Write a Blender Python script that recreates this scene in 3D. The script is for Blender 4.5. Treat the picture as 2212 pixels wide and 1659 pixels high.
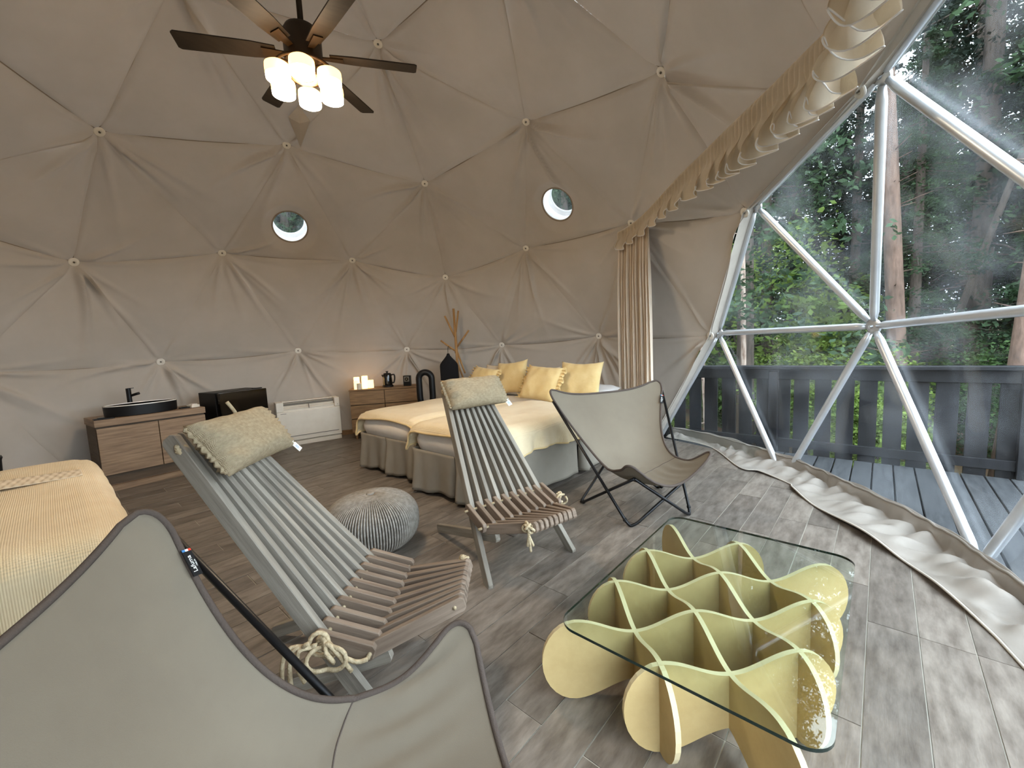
import bpy, bmesh, math, random
import numpy as np
from mathutils import Vector, Matrix
PI = math.pi
random.seed(7); RNG = np.random.default_rng(7)
for o in list(bpy.data.objects): bpy.data.objects.remove(o)
SC = bpy.context.scene; COL = SC.collection
# ------------------------------------------------------------------ camera, sky, exposure
CAM = Vector((-1.2247, -2.5805, 1.2720))
RT = Vector((0.66260, -0.74745, -0.04775)); DN = Vector((-0.10599, -0.03046, -0.99390)); FW = Vector((0.74144, 0.66362, -0.09941))
cd = bpy.data.cameras.new('camera'); cam = bpy.data.objects.new('camera', cd); COL.objects.link(cam)
cd.sensor_fit = 'HORIZONTAL'; cd.sensor_width = 36.0; cd.lens = 895.35 / 2212 * 36.0; cd.clip_start = 0.02; cd.clip_end = 300
mw = Matrix.Identity(4)
for i in range(3):
    mw[i][0] = RT[i]; mw[i][1] = -DN[i]; mw[i][2] = -FW[i]; mw[i][3] = CAM[i]
cam.matrix_world = mw
SC.camera = cam
SKY_STRENGTH = 4.0
w = bpy.data.worlds.new('overcast_sky'); SC.world = w; w.use_nodes = True
bg = w.node_tree.nodes['Background']; bg.inputs[0].default_value = (0.80, 0.90, 1.0, 1); bg.inputs[1].default_value = SKY_STRENGTH
SC.view_settings.view_transform = 'Standard'; SC.view_settings.look = 'None'; SC.view_settings.gamma = 1.0
SC.view_settings.use_curve_mapping = False
SC.view_settings.exposure = 1.22
LAMP_STRENGTH = 66.0
SC.cycles.max_bounces = 10; SC.cycles.diffuse_bounces = 5; SC.cycles.transparent_max_bounces = 16
SC.cycles.caustics_reflective = False; SC.cycles.caustics_refractive = False; SC.cycles.sample_clamp_indirect = 8.0
# ------------------------------------------------------------------ helpers
def srgb(r, g, b):
    f = lambda c: (c / 255 / 12.92) if c / 255 <= 0.04045 else ((c / 255 + 0.055) / 1.055) ** 2.4
    return (f(r), f(g), f(b))
MATS = {}
def mat(name, col, col2=None, rough=0.8, scale=6.0, stretch=(1, 1, 1), detail=4.0, bump=0.0, bscale=None, bstretch=None, metal=0.0, spec=0.3,
        rnd=0.0, coat=0.0, sheen=0.0, lo=0.35, hi=0.65, weave=None, trans=0.0, rndpos=False):
    m = bpy.data.materials.new(name); m.use_nodes = True; nt = m.node_tree; N = nt.nodes; L = nt.links
    b = N['Principled BSDF']; b.inputs['Roughness'].default_value = rough; b.inputs['Metallic'].default_value = metal
    b.inputs['Specular IOR Level'].default_value = spec; b.inputs['Coat Weight'].default_value = coat; b.inputs['Sheen Weight'].default_value = sheen
    tc = N.new('ShaderNodeTexCoord'); vec = tc.outputs['Object']
    if rndpos:
        oi = N.new('ShaderNodeObjectInfo'); cx = N.new('ShaderNodeCombineXYZ'); mu = N.new('ShaderNodeMath'); mu.operation = 'MULTIPLY'; mu.inputs[1].default_value = 57.0
        L.new(oi.outputs['Random'], mu.inputs[0])
        for k in range(3): L.new(mu.outputs[0], cx.inputs[k])
        va = N.new('ShaderNodeVectorMath'); va.operation = 'ADD'; L.new(vec, va.inputs[0]); L.new(cx.outputs[0], va.inputs[1]); vec = va.outputs[0]
    def noise(sc, st, det):
        mp = N.new('ShaderNodeMapping'); mp.inputs['Scale'].default_value = st; L.new(vec, mp.inputs['Vector'])
        n = N.new('ShaderNodeTexNoise'); n.inputs['Scale'].default_value = sc; n.inputs['Detail'].default_value = det; n.inputs['Roughness'].default_value = 0.6
        L.new(mp.outputs[0], n.inputs['Vector']); return n
    c2 = col2 or tuple(c * 0.88 for c in col)
    n = noise(scale, stretch, detail)
    mr = N.new('ShaderNodeMapRange'); mr.inputs['From Min'].default_value = lo; mr.inputs['From Max'].default_value = hi; L.new(n.outputs['Fac'], mr.inputs['Value'])
    mx = N.new('ShaderNodeMix'); mx.data_type = 'RGBA'; mx.inputs['A'].default_value = (*col, 1); mx.inputs['B'].default_value = (*c2, 1)
    L.new(mr.outputs[0], mx.inputs['Factor']); out = mx.outputs['Result']
    if rnd:
        oi = N.new('ShaderNodeObjectInfo'); hs = N.new('ShaderNodeHueSaturation')
        m2 = N.new('ShaderNodeMapRange'); m2.inputs['To Min'].default_value = 1 - rnd; m2.inputs['To Max'].default_value = 1 + rnd
        L.new(oi.outputs['Random'], m2.inputs['Value']); L.new(m2.outputs[0], hs.inputs['Value']); L.new(out, hs.inputs['Color']); out = hs.outputs[0]
    L.new(out, b.inputs['Base Color'])
    if bump:
        if weave:
            w1 = N.new('ShaderNodeTexWave'); w1.inputs['Scale'].default_value = weave; w1.bands_direction = 'X'
            w2 = N.new('ShaderNodeTexWave'); w2.inputs['Scale'].default_value = weave; w2.bands_direction = 'Y'
            L.new(vec, w1.inputs['Vector']); L.new(vec, w2.inputs['Vector'])
            ad = N.new('ShaderNodeMath'); ad.operation = 'ADD'; L.new(w1.outputs['Fac'], ad.inputs[0]); L.new(w2.outputs['Fac'], ad.inputs[1]); hgt = ad.outputs[0]
        else:
            hgt = noise(bscale or scale * 10, bstretch or stretch, 3.0).outputs['Fac']
        bp = N.new('ShaderNodeBump'); bp.inputs['Strength'].default_value = bump; bp.inputs['Distance'].default_value = 0.01
        L.new(hgt, bp.inputs['Height']); L.new(bp.outputs[0], b.inputs['Normal'])
    if trans:
        tr = N.new('ShaderNodeBsdfTranslucent'); L.new(out, tr.inputs['Color']); ms = N.new('ShaderNodeMixShader'); ms.inputs[0].default_value = trans
        L.new(b.outputs[0], ms.inputs[1]); L.new(tr.outputs[0], ms.inputs[2]); L.new(ms.outputs[0], N['Material Output'].inputs['Surface'])
    MATS[name] = m; return m
def emit(name, col, s):
    m = bpy.data.materials.new(name); m.use_nodes = True; b = m.node_tree.nodes['Principled BSDF']
    b.inputs['Base Color'].default_value = (*col, 1); b.inputs['Emission Color'].default_value = (*col, 1); b.inputs['Emission Strength'].default_value = s
    MATS[name] = m; return m
def clear(name, tint, ior=1.45, rough=0.0, haze=0.0):
    m = bpy.data.materials.new(name); m.use_nodes = True; N = m.node_tree.nodes; L = m.node_tree.links; N.clear()
    o = N.new('ShaderNodeOutputMaterial'); t = N.new('ShaderNodeBsdfTransparent'); t.inputs[0].default_value = (*tint, 1)
    g = N.new('ShaderNodeBsdfGlossy'); g.inputs['Roughness'].default_value = rough
    lw = N.new('ShaderNodeLayerWeight'); lw.inputs[0].default_value = 0.5; pw = N.new('ShaderNodeMath'); pw.operation = 'POWER'; pw.inputs[1].default_value = 5.0; L.new(lw.outputs['Facing'], pw.inputs[0])
    f0 = ((ior - 1) / (ior + 1)) ** 2; fr = N.new('ShaderNodeMapRange'); fr.inputs['To Min'].default_value = f0; L.new(pw.outputs[0], fr.inputs['Value'])   # Schlick, the same from both sides of a sheet
    ms = N.new('ShaderNodeMixShader'); L.new(fr.outputs[0], ms.inputs[0]); L.new(g.outputs[0], ms.inputs[2])
    if haze:
        d = N.new('ShaderNodeBsdfTranslucent'); d.inputs[0].default_value = (0.9, 0.95, 1, 1); m2 = N.new('ShaderNodeMixShader')
        nz = N.new('ShaderNodeTexNoise'); nz.inputs['Scale'].default_value = 2.5; nz.inputs['Detail'].default_value = 5
        mr = N.new('ShaderNodeMapRange'); mr.inputs['From Min'].default_value = 0.4; mr.inputs['From Max'].default_value = 0.75; mr.inputs['To Max'].default_value = haze
        tc = N.new('ShaderNodeTexCoord'); L.new(tc.outputs['Object'], nz.inputs['Vector']); L.new(nz.outputs['Fac'], mr.inputs['Value']); L.new(mr.outputs[0], m2.inputs[0])
        L.new(t.outputs[0], m2.inputs[1]); L.new(d.outputs[0], m2.inputs[2]); L.new(m2.outputs[0], ms.inputs[1])
    else: L.new(t.outputs[0], ms.inputs[1])
    L.new(ms.outputs[0], o.inputs['Surface']); MATS[name] = m; return m

class MB:
    def __init__(s): s.v = []; s.f = []
    def add(s, v, f):
        n = len(s.v); s.v += [tuple(p) for p in v]; s.f += [tuple(i + n for i in q) for q in f]; return s
    def box(s, c, d, rz=0.0, M=None):
        x, y, z = (k / 2 for k in d)
        P = [Vector((sx * x, sy * y, sz * z)) for sz in (-1, 1) for sy in (-1, 1) for sx in (-1, 1)]
        R = M or Matrix.Rotation(rz, 3, 'Z')
        return s.add([R @ p + Vector(c) for p in P], [(0, 2, 3, 1), (4, 5, 7, 6), (0, 1, 5, 4), (2, 6, 7, 3), (0, 4, 6, 2), (1, 3, 7, 5)])
    def tube(s, path, r, n=8, cap=True, closed=False):
        P = [Vector(p) for p in path]; m = len(P); R = r if hasattr(r, '__len__') else [r] * m
        rings = []; up = None
        for i in range(m):
            if closed: t = P[(i + 1) % m] - P[i - 1]
            else: t = P[min(i + 1, m - 1)] - P[max(i - 1, 0)]
            t = t.normalized() if t.length > 1e-9 else Vector((0, 0, 1))
            if up is None: up = t.orthogonal().normalized()
            up = (up - t * up.dot(t)); up = up.normalized() if up.length > 1e-6 else t.orthogonal().normalized()
            b = t.cross(up); rings.append([P[i] + (up * math.cos(2 * PI * k / n) + b * math.sin(2 * PI * k / n)) * R[i] for k in range(n)])
        v = [p for q in rings for p in q]; f = []
        for i in range(m if closed else m - 1):
            for k in range(n):
                a, b2 = i * n, ((i + 1) % m) * n
                f.append((a + k, a + (k + 1) % n, b2 + (k + 1) % n, b2 + k))
        if cap and not closed: f.append(tuple(range(n - 1, -1, -1))); f.append(tuple((m - 1) * n + k for k in range(n)))
        return s.add(v, f)
    def lathe(s, prof, c=(0, 0, 0), n=24, sx=1.0, sy=1.0):
        v = []; f = []
        for (r, z) in prof:
            for k in range(n):
                a = 2 * PI * k / n; v.append((c[0] + r * sx * math.cos(a), c[1] + r * sy * math.sin(a), c[2] + z))
        for i in range(len(prof) - 1):
            for k in range(n): f.append((i * n + k, i * n + (k + 1) % n, (i + 1) * n + (k + 1) % n, (i + 1) * n + k))
        if prof[0][0] > 1e-6: f.append(tuple(range(n - 1, -1, -1)))
        if prof[-1][0] > 1e-6: f.append(tuple((len(prof) - 1) * n + k for k in range(n)))
        return s.add(v, f)
    def grid(s, fn, nu, nv, flip=False):
        v = [fn(i / nu, j / nv) for j in range(nv + 1) for i in range(nu + 1)]; f = []
        for j in range(nv):
            for i in range(nu):
                a = j * (nu + 1) + i; q = (a, a + 1, a + nu + 2, a + nu + 1); f.append(q[::-1] if flip else q)
        return s.add(v, f)
    def prism(s, out, th, M):     # outline in local xy extruded +-th/2 along local z, M: 4x4
        n = len(out); v = [M @ Vector((x, y, -th / 2)) for x, y in out] + [M @ Vector((x, y, th / 2)) for x, y in out]
        f = [tuple(range(n - 1, -1, -1)), tuple(range(n, 2 * n))] + [(i, (i + 1) % n, n + (i + 1) % n, n + i) for i in range(n)]
        return s.add(v, f)
    def build(s, name, m, parent=None, smooth=False, bevel=0.0, solid=0.0, merge=False, sub=0, angle=None):
        me = bpy.data.meshes.new(name); me.from_pydata(s.v, [], s.f); me.validate(); me.update()
        bm = bmesh.new(); bm.from_mesh(me)
        if merge: bmesh.ops.remove_doubles(bm, verts=bm.verts, dist=1e-5)
        if bevel: bmesh.ops.bevel(bm, geom=list(bm.edges), offset=bevel, segments=1, affect='EDGES', profile=0.5)
        bmesh.ops.recalc_face_normals(bm, faces=bm.faces) if not solid else None
        if smooth:
            for f in bm.faces: f.smooth = True
            if angle:
                for e in bm.edges:
                    if len(e.link_faces) == 2 and e.calc_face_angle(0) > angle: e.smooth = False
        bm.to_mesh(me); bm.free()
        o = bpy.data.objects.new(name, me); COL.objects.link(o)
        if m: me.materials.append(MATS[m] if isinstance(m, str) else m)
        if parent: o.parent = parent
        if solid:
            md = o.modifiers.new('thickness', 'SOLIDIFY'); md.thickness = solid; md.offset = 0
        if sub:
            md = o.modifiers.new('smooth', 'SUBSURF'); md.levels = sub; md.render_levels = sub
        return o
def tag(o, label=None, cat=None, group=None, kind=None):
    if label: o['label'] = label
    if cat: o['category'] = cat
    if group: o['group'] = group
    if kind: o['kind'] = kind
    return o
def thing(name, label, cat, loc=(0, 0, 0), rz=0.0, group=None):
    o = bpy.data.objects.new(name, None); COL.objects.link(o); o.empty_display_size = 0.1
    o.location = loc; o.rotation_euler = (0, 0, rz); return tag(o, label, cat, group)
def structure(name, loc=(0, 0, 0)):
    o = bpy.data.objects.new(name, None); COL.objects.link(o); o.location = loc; o['kind'] = 'structure'; return o
def dup(o, parent=None):
    c = o.copy(); COL.objects.link(c)
    if parent: c.parent = parent
    for ch in list(o.children): dup(ch, c)
    return c
def lerp(a, b, t): return a + (b - a) * t
def vl(a, b, t): return Vector(a) + (Vector(b) - Vector(a)) * t
def smooth_path(P, k=6):
    P = [Vector(p) for p in P]; out = []
    for i in range(len(P) - 1):
        p0 = P[max(i - 1, 0)]; p1 = P[i]; p2 = P[i + 1]; p3 = P[min(i + 2, len(P) - 1)]
        for j in range(k):
            t = j / k
            out.append(0.5 * ((2 * p1) + (p2 - p0) * t + (2 * p0 - 5 * p1 + 4 * p2 - p3) * t * t + (3 * p1 - p0 - 3 * p2 + p3) * t ** 3))
    return out + [P[-1]]
def sstep(a, b, x):
    t = min(1, max(0, (x - a) / (b - a))); return t * t * (3 - 2 * t)
# ------------------------------------------------------------------ materials
mat('liner', srgb(186, 177, 167), srgb(179, 170, 159), rough=0.9, scale=2, bump=0.12, bscale=420, spec=0.15, sheen=0.1, trans=0.020)
mat('reveal', srgb(190, 182, 172), rough=0.8, bump=0.1, bscale=300)
mat('seam', srgb(150, 138, 124), rough=0.9)
mat('white_plastic', srgb(238, 234, 226), rough=0.4)
mat('bolt', srgb(120, 118, 112), rough=0.35, metal=0.9)
mat('aluminium', srgb(225, 228, 232), srgb(205, 208, 213), rough=0.35, metal=0.55, spec=0.5, scale=3)
mat('grout', srgb(190, 184, 172), rough=0.9, scale=20)
mat('plank', srgb(131, 122, 113), srgb(92, 83, 75), rough=0.42, scale=5, stretch=(1.3, 4.5, 1), detail=8, bump=0.12, bscale=16, bstretch=(1, 9, 1), rnd=0.20, spec=0.45, lo=0.33, hi=0.67, rndpos=True)
mat('deck', srgb(72, 74, 77), srgb(52, 54, 57), rough=0.6, scale=4, stretch=(1, 7, 1), detail=6, bump=0.2, bscale=30, rnd=0.12, rndpos=True)
mat('rail_paint', srgb(30, 31, 35), srgb(22, 23, 26), rough=0.5, scale=5, stretch=(4, 4, 0.7), detail=6, bump=0.15, bscale=25, rnd=0.15, rndpos=True)
mat('pvc_white', srgb(240, 240, 240), rough=0.5, trans=0.5)
mat('oak', srgb(146, 115, 82), srgb(112, 86, 60), rough=0.5, scale=6, stretch=(0.7, 0.7, 9), detail=6, bump=0.05, bscale=30)
mat('vanity_wood', srgb(160, 134, 108), srgb(124, 101, 80), rough=0.5, scale=5, stretch=(0.6, 0.6, 9), detail=6, bump=0.05, bscale=30)
mat('vanity_side', srgb(96, 80, 64), srgb(78, 64, 50), rough=0.6, scale=5, stretch=(0.6, 0.6, 9), detail=6)
mat('rack_wood', srgb(178, 140, 92), srgb(150, 112, 70), rough=0.5, scale=6, stretch=(4, 4, 0.6))
mat('black_plastic', srgb(20, 20, 22), rough=0.45, scale=3)
mat('black_gloss', srgb(16, 15, 15), rough=0.08, spec=0.6, scale=3)
mat('black_cloth', srgb(24, 24, 27), rough=0.95, bump=0.3, bscale=120)
mat('black_metal', srgb(34, 34, 36), rough=0.38, metal=0.6, spec=0.5)
mat('fan_bronze', srgb(62, 50, 38), rough=0.45, metal=0.4)
mat('fan_blade', srgb(44, 37, 30), srgb(34, 28, 22), rough=0.55, scale=4, stretch=(1, 8, 1))
mat('chrome', srgb(210, 212, 215), rough=0.15, metal=1.0)
mat('ac_white', srgb(232, 226, 214), srgb(226, 219, 206), rough=0.42)
mat('ac_slot', srgb(120, 116, 108), rough=0.6)
mat('ceramic', srgb(240, 238, 232), rough=0.15, spec=0.5)
mat('slat_grey', srgb(154, 147, 136), srgb(124, 117, 107), rough=0.65, scale=5, stretch=(0.5, 8, 8), detail=7, bump=0.15, bscale=35, rnd=0.10, rndpos=True)
mat('slat_brown', srgb(138, 122, 107), srgb(110, 94, 81), rough=0.65, scale=5, stretch=(0.5, 8, 8), detail=7, bump=0.15, bscale=35, rnd=0.08, rndpos=True)
mat('rope', srgb(196, 180, 150), srgb(164, 146, 116), rough=0.9, scale=60, bump=0.5, bscale=120)
mat('linen', srgb(184, 168, 140), srgb(164, 148, 122), rough=0.95, scale=60, stretch=(1, 1.6, 1), detail=5, bump=0.5, weave=120, spec=0.1)
mat('paper_tag', srgb(240, 240, 238), rough=0.7)
mat('sling', srgb(124, 115, 101), srgb(118, 109, 96), rough=0.85, scale=3, bump=0.12, bscale=500, spec=0.15)
mat('sling_trim', srgb(84, 74, 68), rough=0.9, bump=0.3, bscale=200)
mat('label_black', srgb(22, 22, 24), rough=0.7)
mat('label_red', srgb(210, 70, 50), rough=0.7)
mat('print_blue', srgb(190, 205, 225), rough=0.8)
mat('label_blue', srgb(70, 130, 190), rough=0.7)
mat('mdf', srgb(190, 165, 116), srgb(182, 157, 108), rough=0.7, scale=14, bump=0.04, bscale=260)
mat('mdf_edge', srgb(212, 196, 158), rough=0.6)
mat('rattan', srgb(160, 154, 146), srgb(130, 124, 116), rough=0.75, scale=40, bump=0.3, bscale=120)
mat('rattan_dark', srgb(92, 86, 80), rough=0.9)
mat('bed_skirt', srgb(150, 143, 132), srgb(142, 135, 124), rough=0.95, scale=4, bump=0.25, bscale=300, spec=0.1)
mat('sheet', srgb(236, 229, 220), srgb(229, 221, 211), rough=0.9, scale=4, bump=0.2, bscale=22)
mat('throw', srgb(238, 219, 182), srgb(230, 208, 168), rough=0.95, scale=5, bump=0.35, weave=45, spec=0.1, sheen=0.3)
mat('throw_satin', srgb(230, 204, 152), srgb(222, 194, 140), rough=0.8, scale=5, bump=0.1, bscale=60, sheen=0.2)
mat('cushion', srgb(222, 198, 146), srgb(214, 187, 132), rough=0.9, scale=7, bump=0.2, bscale=35, sheen=0.2, spec=0.1)
mat('cream_pillow', srgb(222, 208, 186), rough=0.9, scale=5, bump=0.15, bscale=30)
mat('white_pillow', srgb(236, 232, 230), rough=0.9, scale=5, bump=0.15, bscale=30)
mat('curtain', srgb(232, 218, 200), srgb(226, 210, 190), rough=0.9, scale=4, bump=0.1, bscale=200, trans=0.25)
mat('valance', srgb(226, 214, 196), srgb(212, 199, 178), rough=0.9, scale=3, bump=0.15, bscale=60, trans=0.4)
mat('skirt_canvas', srgb(146, 138, 130), srgb(139, 131, 122), rough=0.6, scale=3, bump=0.1, bscale=40, spec=0.4)
mat('bark_pink', srgb(120, 98, 86), srgb(86, 70, 61), rough=0.9, scale=5, stretch=(3, 3, 0.8), detail=6, bump=0.8, bscale=14)
mat('bark_grey', srgb(92, 82, 74), srgb(62, 55, 49), rough=0.9, scale=6, stretch=(4, 4, 0.7), detail=6, bump=0.8, bscale=16)
mat('bark_pale', srgb(196, 178, 164), srgb(130, 108, 94), rough=0.9, scale=8, stretch=(3, 3, 0.7), detail=6, bump=0.5, bscale=16)
def leaf(name, a, b, tr=0.3): mat(name, a, b, rough=0.7, scale=0.9, detail=3, rnd=0.25, trans=tr, spec=0.2)
leaf('needles_dark', srgb(40, 54, 42), srgb(28, 41, 33), .2)
leaf('needles_mid', srgb(54, 74, 46), srgb(37, 55, 39), .2)
leaf('leaf_light', srgb(108, 128, 54), srgb(76, 101, 48), .25)
leaf('leaf_mid', srgb(72, 96, 52), srgb(48, 70, 42), .25)
mat('forest_floor', srgb(110, 84, 64), srgb(62, 66, 44), rough=1.0, scale=1.6, detail=8, bump=0.8, bscale=20)
emit('lamp_glow', (1.0, 0.80, 0.56), LAMP_STRENGTH)
emit('lamp_side', (1.0, 0.56, 0.20), 1.6)
emit('candle_lit', (1.0, 0.62, 0.22), 1.6)
emit('candle_soft', (1.0, 0.70, 0.36), 0.7)
clear('pvc_clear', (0.86, 0.90, 0.90), 1.42, 0.02, haze=0.06)
clear('table_glass', (0.93, 0.975, 0.95), 1.5)
mat('glass_edge', srgb(20, 40, 34), srgb(12, 26, 22), rough=0.1, spec=0.6)
# ------------------------------------------------------------------ geodesic dome
DC = Vector((0.122, 0.258, 0.604)); DR = 3.85; LS = 0.972; TH = math.radians(36.4)
def icosa():
    v = [(0, 0, 1)]; z = 1 / math.sqrt(5); r = 2 / math.sqrt(5)
    v += [(r * math.cos(2 * PI * k / 5), r * math.sin(2 * PI * k / 5), z) for k in range(5)]
    v += [(r * math.cos(2 * PI * (k + .5) / 5), r * math.sin(2 * PI * (k + .5) / 5), -z) for k in range(5)] + [(0, 0, -1)]
    return [Vector(p) for p in v]
IV = icosa(); GV = []
for i in range(12):
    for j in range(i + 1, 12):
        for k in range(j + 1, 12):
            a, b, c = IV[i], IV[j], IV[k]
            if max((a - b).length, (b - c).length, (a - c).length) > 1.06: continue
            for p in range(4):
                for q in range(4 - p):
                    s = (a * p + b * q + c * (3 - p - q)).normalized()
                    if s.z > -0.3 and not any((s - t).length < 1e-4 for t in GV): GV.append(s)
NV = len(GV)
ADJ = [[1e-6 < (GV[i] - GV[j]).length < 0.43 for j in range(NV)] for i in range(NV)]
TRI = [(i, j, k) for i in range(NV) for j in range(i + 1, NV) if ADJ[i][j] for k in range(j + 1, NV) if ADJ[i][k] and ADJ[j][k]]
MZ = Matrix.Rotation(TH, 3, 'Z')
def frame_pt(i, s=1.0): return DC + (MZ @ GV[i]) * (DR * s)
half = [(.662, -.730, -.172), (.304, -.934, -.188), (.490, -.855, .172), (.276, -.851, .447), (-.066, -.855, .515), (.106, -.979, .172), (-.106, -.979, -.172), (-.304, -.934, .188)]
ax = math.radians(-108); WSET = set()
for p in half:
    a = math.atan2(p[1], p[0]); r = math.hypot(p[0], p[1])
    for az in (a, 2 * ax - a):
        t = Vector((r * math.cos(az), r * math.sin(az), p[2])); i = min(range(NV), key=lambda n: (GV[n] - t).length)
        if (GV[i] - t).length < 0.02: WSET.add(i)
WTRI = [t for t in TRI if all(v in WSET for v in t)]; PTRI = [t for t in TRI if t not in WTRI]
S_FLOOR = structure('floor'); S_CEIL = structure('ceiling'); S_WL = structure('wall_left'); S_WB = structure('wall_back'); S_WR = structure('wall_right')
S_WIN = structure('window_1')
def side(c):   # c: unit sphere point in dome frame
    if c.z > 0.40: return S_CEIL
    a = math.degrees(math.atan2(*(MZ @ c).yx))
    return S_WL if a > 100 or a < -120 else (S_WB if a > 12 else S_WR)
PORTS = [Vector((0.989, 2.99, 2.842)), Vector((2.973, 0.324, 2.861))]; PR = 0.195
# wrinkles: folds fanning out from every hub
FOLDS = []
def seam_edge0(i, j):
    return abs(GV[i].z - GV[j].z) < .085
for i in range(NV):
    rr = random.Random(100 + i); n = MZ @ GV[i]
    e1 = Vector((0, 0, -1)) - n * Vector((0, 0, -1)).dot(n)
    e1 = e1.normalized() if e1.length > 1e-3 else Vector((1, 0, 0)); e2 = n.cross(e1); L = []
    for j in range(NV):                               # paired folds along each seam
        if ADJ[i][j]:
            d = (MZ @ (GV[j] - GV[i])); th = math.atan2(d.dot(e2), d.dot(e1)); up = d.z > 0.12
            for sgn in ((-1, 1) if seam_edge0(i, j) else (0, .8)):
                L.append((th + sgn * rr.uniform(0.06, 0.13), rr.uniform(.014, .032) * (0.6 if up else 1), rr.uniform(.012, .02), rr.uniform(-.08, .08), rr.uniform(.35, .8)))
    for k in range(rr.randint(6, 9)):
        th = rr.gauss(0, 0.95); L.append((th, rr.uniform(.022, .068), rr.uniform(.012, .026), rr.uniform(-.25, .25), rr.uniform(.45, 1.0)))
    for k in range(2):
        L.append((rr.uniform(2, 4.3), rr.uniform(.004, .010), .02, rr.uniform(-.2, .2), rr.uniform(.3, .6)))
    FOLDS.append((e1, e2, L))
def fold_np(i, P):
    e1, e2, L = FOLDS[i]; v = np.array(frame_pt(i, LS)); d = P - v
    x = d @ np.array(e1); y = d @ np.array(e2); r = np.hypot(x, y) + 1e-6; th = np.arctan2(y, x); out = np.zeros(len(P))
    for t0, amp, w0, cv, ln in L:
        dt = (th - t0 - cv * r + PI) % (2 * PI) - PI
        out += amp * np.exp(-(r * dt / (w0 + .022 * r)) ** 2) * np.clip((r - .04) / .12, 0, 1) * np.exp(-(r / ln) ** 2)
    return out
def seam_edge(i, j):      # the liner is sewn in bands (rings) and five gores; the other edges are only folds
    a, b = GV[i], GV[j]
    if abs(a.z - b.z) < .085: return True
    az = [math.degrees(math.atan2(p.y, p.x)) % 72 for p in (a, b) if p.z < .99]
    return all(min(q, 72 - q) < 1.5 for q in az)
NS = 78
BI = [(a, b) for a in range(NS + 1) for b in range(NS + 1 - a)]; IDX = {q: n for n, q in enumerate(BI)}
BF = []
for a, b in BI:
    if a + b < NS:
        BF.append((IDX[a, b], IDX[a + 1, b], IDX[a, b + 1]))
        if a + b < NS - 1: BF.append((IDX[a + 1, b], IDX[a + 1, b + 1], IDX[a, b + 1]))
BW = np.array([(a / NS, b / NS, 1 - (a + b) / NS) for a, b in BI])
for tr in PTRI:
    V = np.array([frame_pt(i, LS) for i in tr]); P = BW @ V; nrm = np.cross(V[1] - V[0], V[2] - V[0]); nrm /= np.linalg.norm(nrm)
    if nrm @ (np.array(DC) - V[0]) < 0: nrm = -nrm
    disp = np.zeros(len(P)); sag = np.zeros(len(P))
    for k in range(3):
        disp += BW[:, k] ** 0.7 * fold_np(tr[k], P)
        b1, b2 = BW[:, (k + 1) % 3], BW[:, (k + 2) % 3]; ev = V[(k + 1) % 3] - V[(k + 2) % 3]; hz = np.hypot(ev[0], ev[1]) / np.linalg.norm(ev)
        sag += 4 * b1 * b2 * 0.034 * hz ** 2
    disp += 0.030 * 27 * BW.prod(axis=1)
    for k in range(3):
        i1, i2 = tr[(k + 1) % 3], tr[(k + 2) % 3]; bb1, bb2 = BW[:, (k + 1) % 3], BW[:, (k + 2) % 3]; x = BW[:, k] * 1.33
        if seam_edge(i1, i2): disp -= 0.010 * np.exp(-(x / .018) ** 2)
        else: disp += 0.024 * np.exp(-x / .24) * np.sqrt(4 * bb1 * bb2)
    keep = BF; port = None; CENW = V.mean(axis=0)
    for c in PORTS:
        c0 = np.array(c); q = c0 - nrm * ((c0 - V[0]) @ nrm)
        if abs((c0 - V[0]) @ nrm) < 0.05 and np.linalg.norm(q - CENW) < 0.75:
            bb = np.linalg.lstsq(np.vstack([V.T, np.ones(3)]), np.append(q, 1), rcond=None)[0]
            if bb.min() > 0: port = q
    if port is not None:
        rel = P - port; rel = rel - np.outer(rel @ nrm, nrm); d = np.linalg.norm(rel, axis=1)
        keep = [f for f in BF if any(d[i] > PR for i in f)]; used = {i for f in keep for i in f}
        fl = np.clip((d - PR) / 0.12, 0, 1); disp *= fl; sag *= fl
        for i in used:
            if d[i] <= PR: P[i] = P[i] + rel[i] / max(d[i], 1e-6) * (PR - d[i])
    P = P + nrm * disp[:, None]; P[:, 2] -= sag
    c = sum((GV[i] for i in tr), Vector()) / 3
    m = MB(); m.add(P.tolist(), keep); m.build('fabric_panel', 'liner', side(c), smooth=True)
# seams and hub buttons
EDG = sorted({tuple(sorted((t[a], t[b]))) for t in PTRI for a, b in ((0, 1), (1, 2), (0, 2))})
for i, j in EDG:
    if (i in WSET and j in WSET) or not seam_edge(i, j): continue
    A, B = frame_pt(i, LS), frame_pt(j, LS); ev = B - A; hz = Vector((ev.x, ev.y)).length / ev.length
    pts = []
    for k in range(13):
        t = k / 12; p = A + ev * t; p = p + (p - DC).normalized() * 0.008; p.z -= 4 * t * (1 - t) * 0.034 * hz ** 2; pts.append(p)
    MB().tube(pts, 0.0045, 5, cap=False).build('seam', 'seam', side((GV[i] + GV[j]) / 2), smooth=True)
bt = MB().lathe([(.0, .000), (.040, .000), (.043, .006), (.038, .012), (.019, .013), (.015, .009), (.0, .009)], n=24).build('fabric_button', 'white_plastic', None, smooth=True, angle=0.6)
bo = MB().lathe([(.0, .006), (.009, .006), (.009, .016), (.006, .019), (0, .019)], n=8).build('bolt', 'bolt', bt)
BUT = {i for t in PTRI for i in t if GV[i].z > -0.1}; first = True
for i in sorted(BUT):
    o = bt if first else dup(bt); first = False
    n = -(MZ @ GV[i]); p = frame_pt(i, LS) + n * 0.012; o.parent = side(GV[i])
    if GV[i].z > 0.9: o.parent = S_CEIL
    o.matrix_local = Matrix.Translation(p) @ n.to_track_quat('Z', 'Y').to_matrix().to_4x4()
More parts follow.
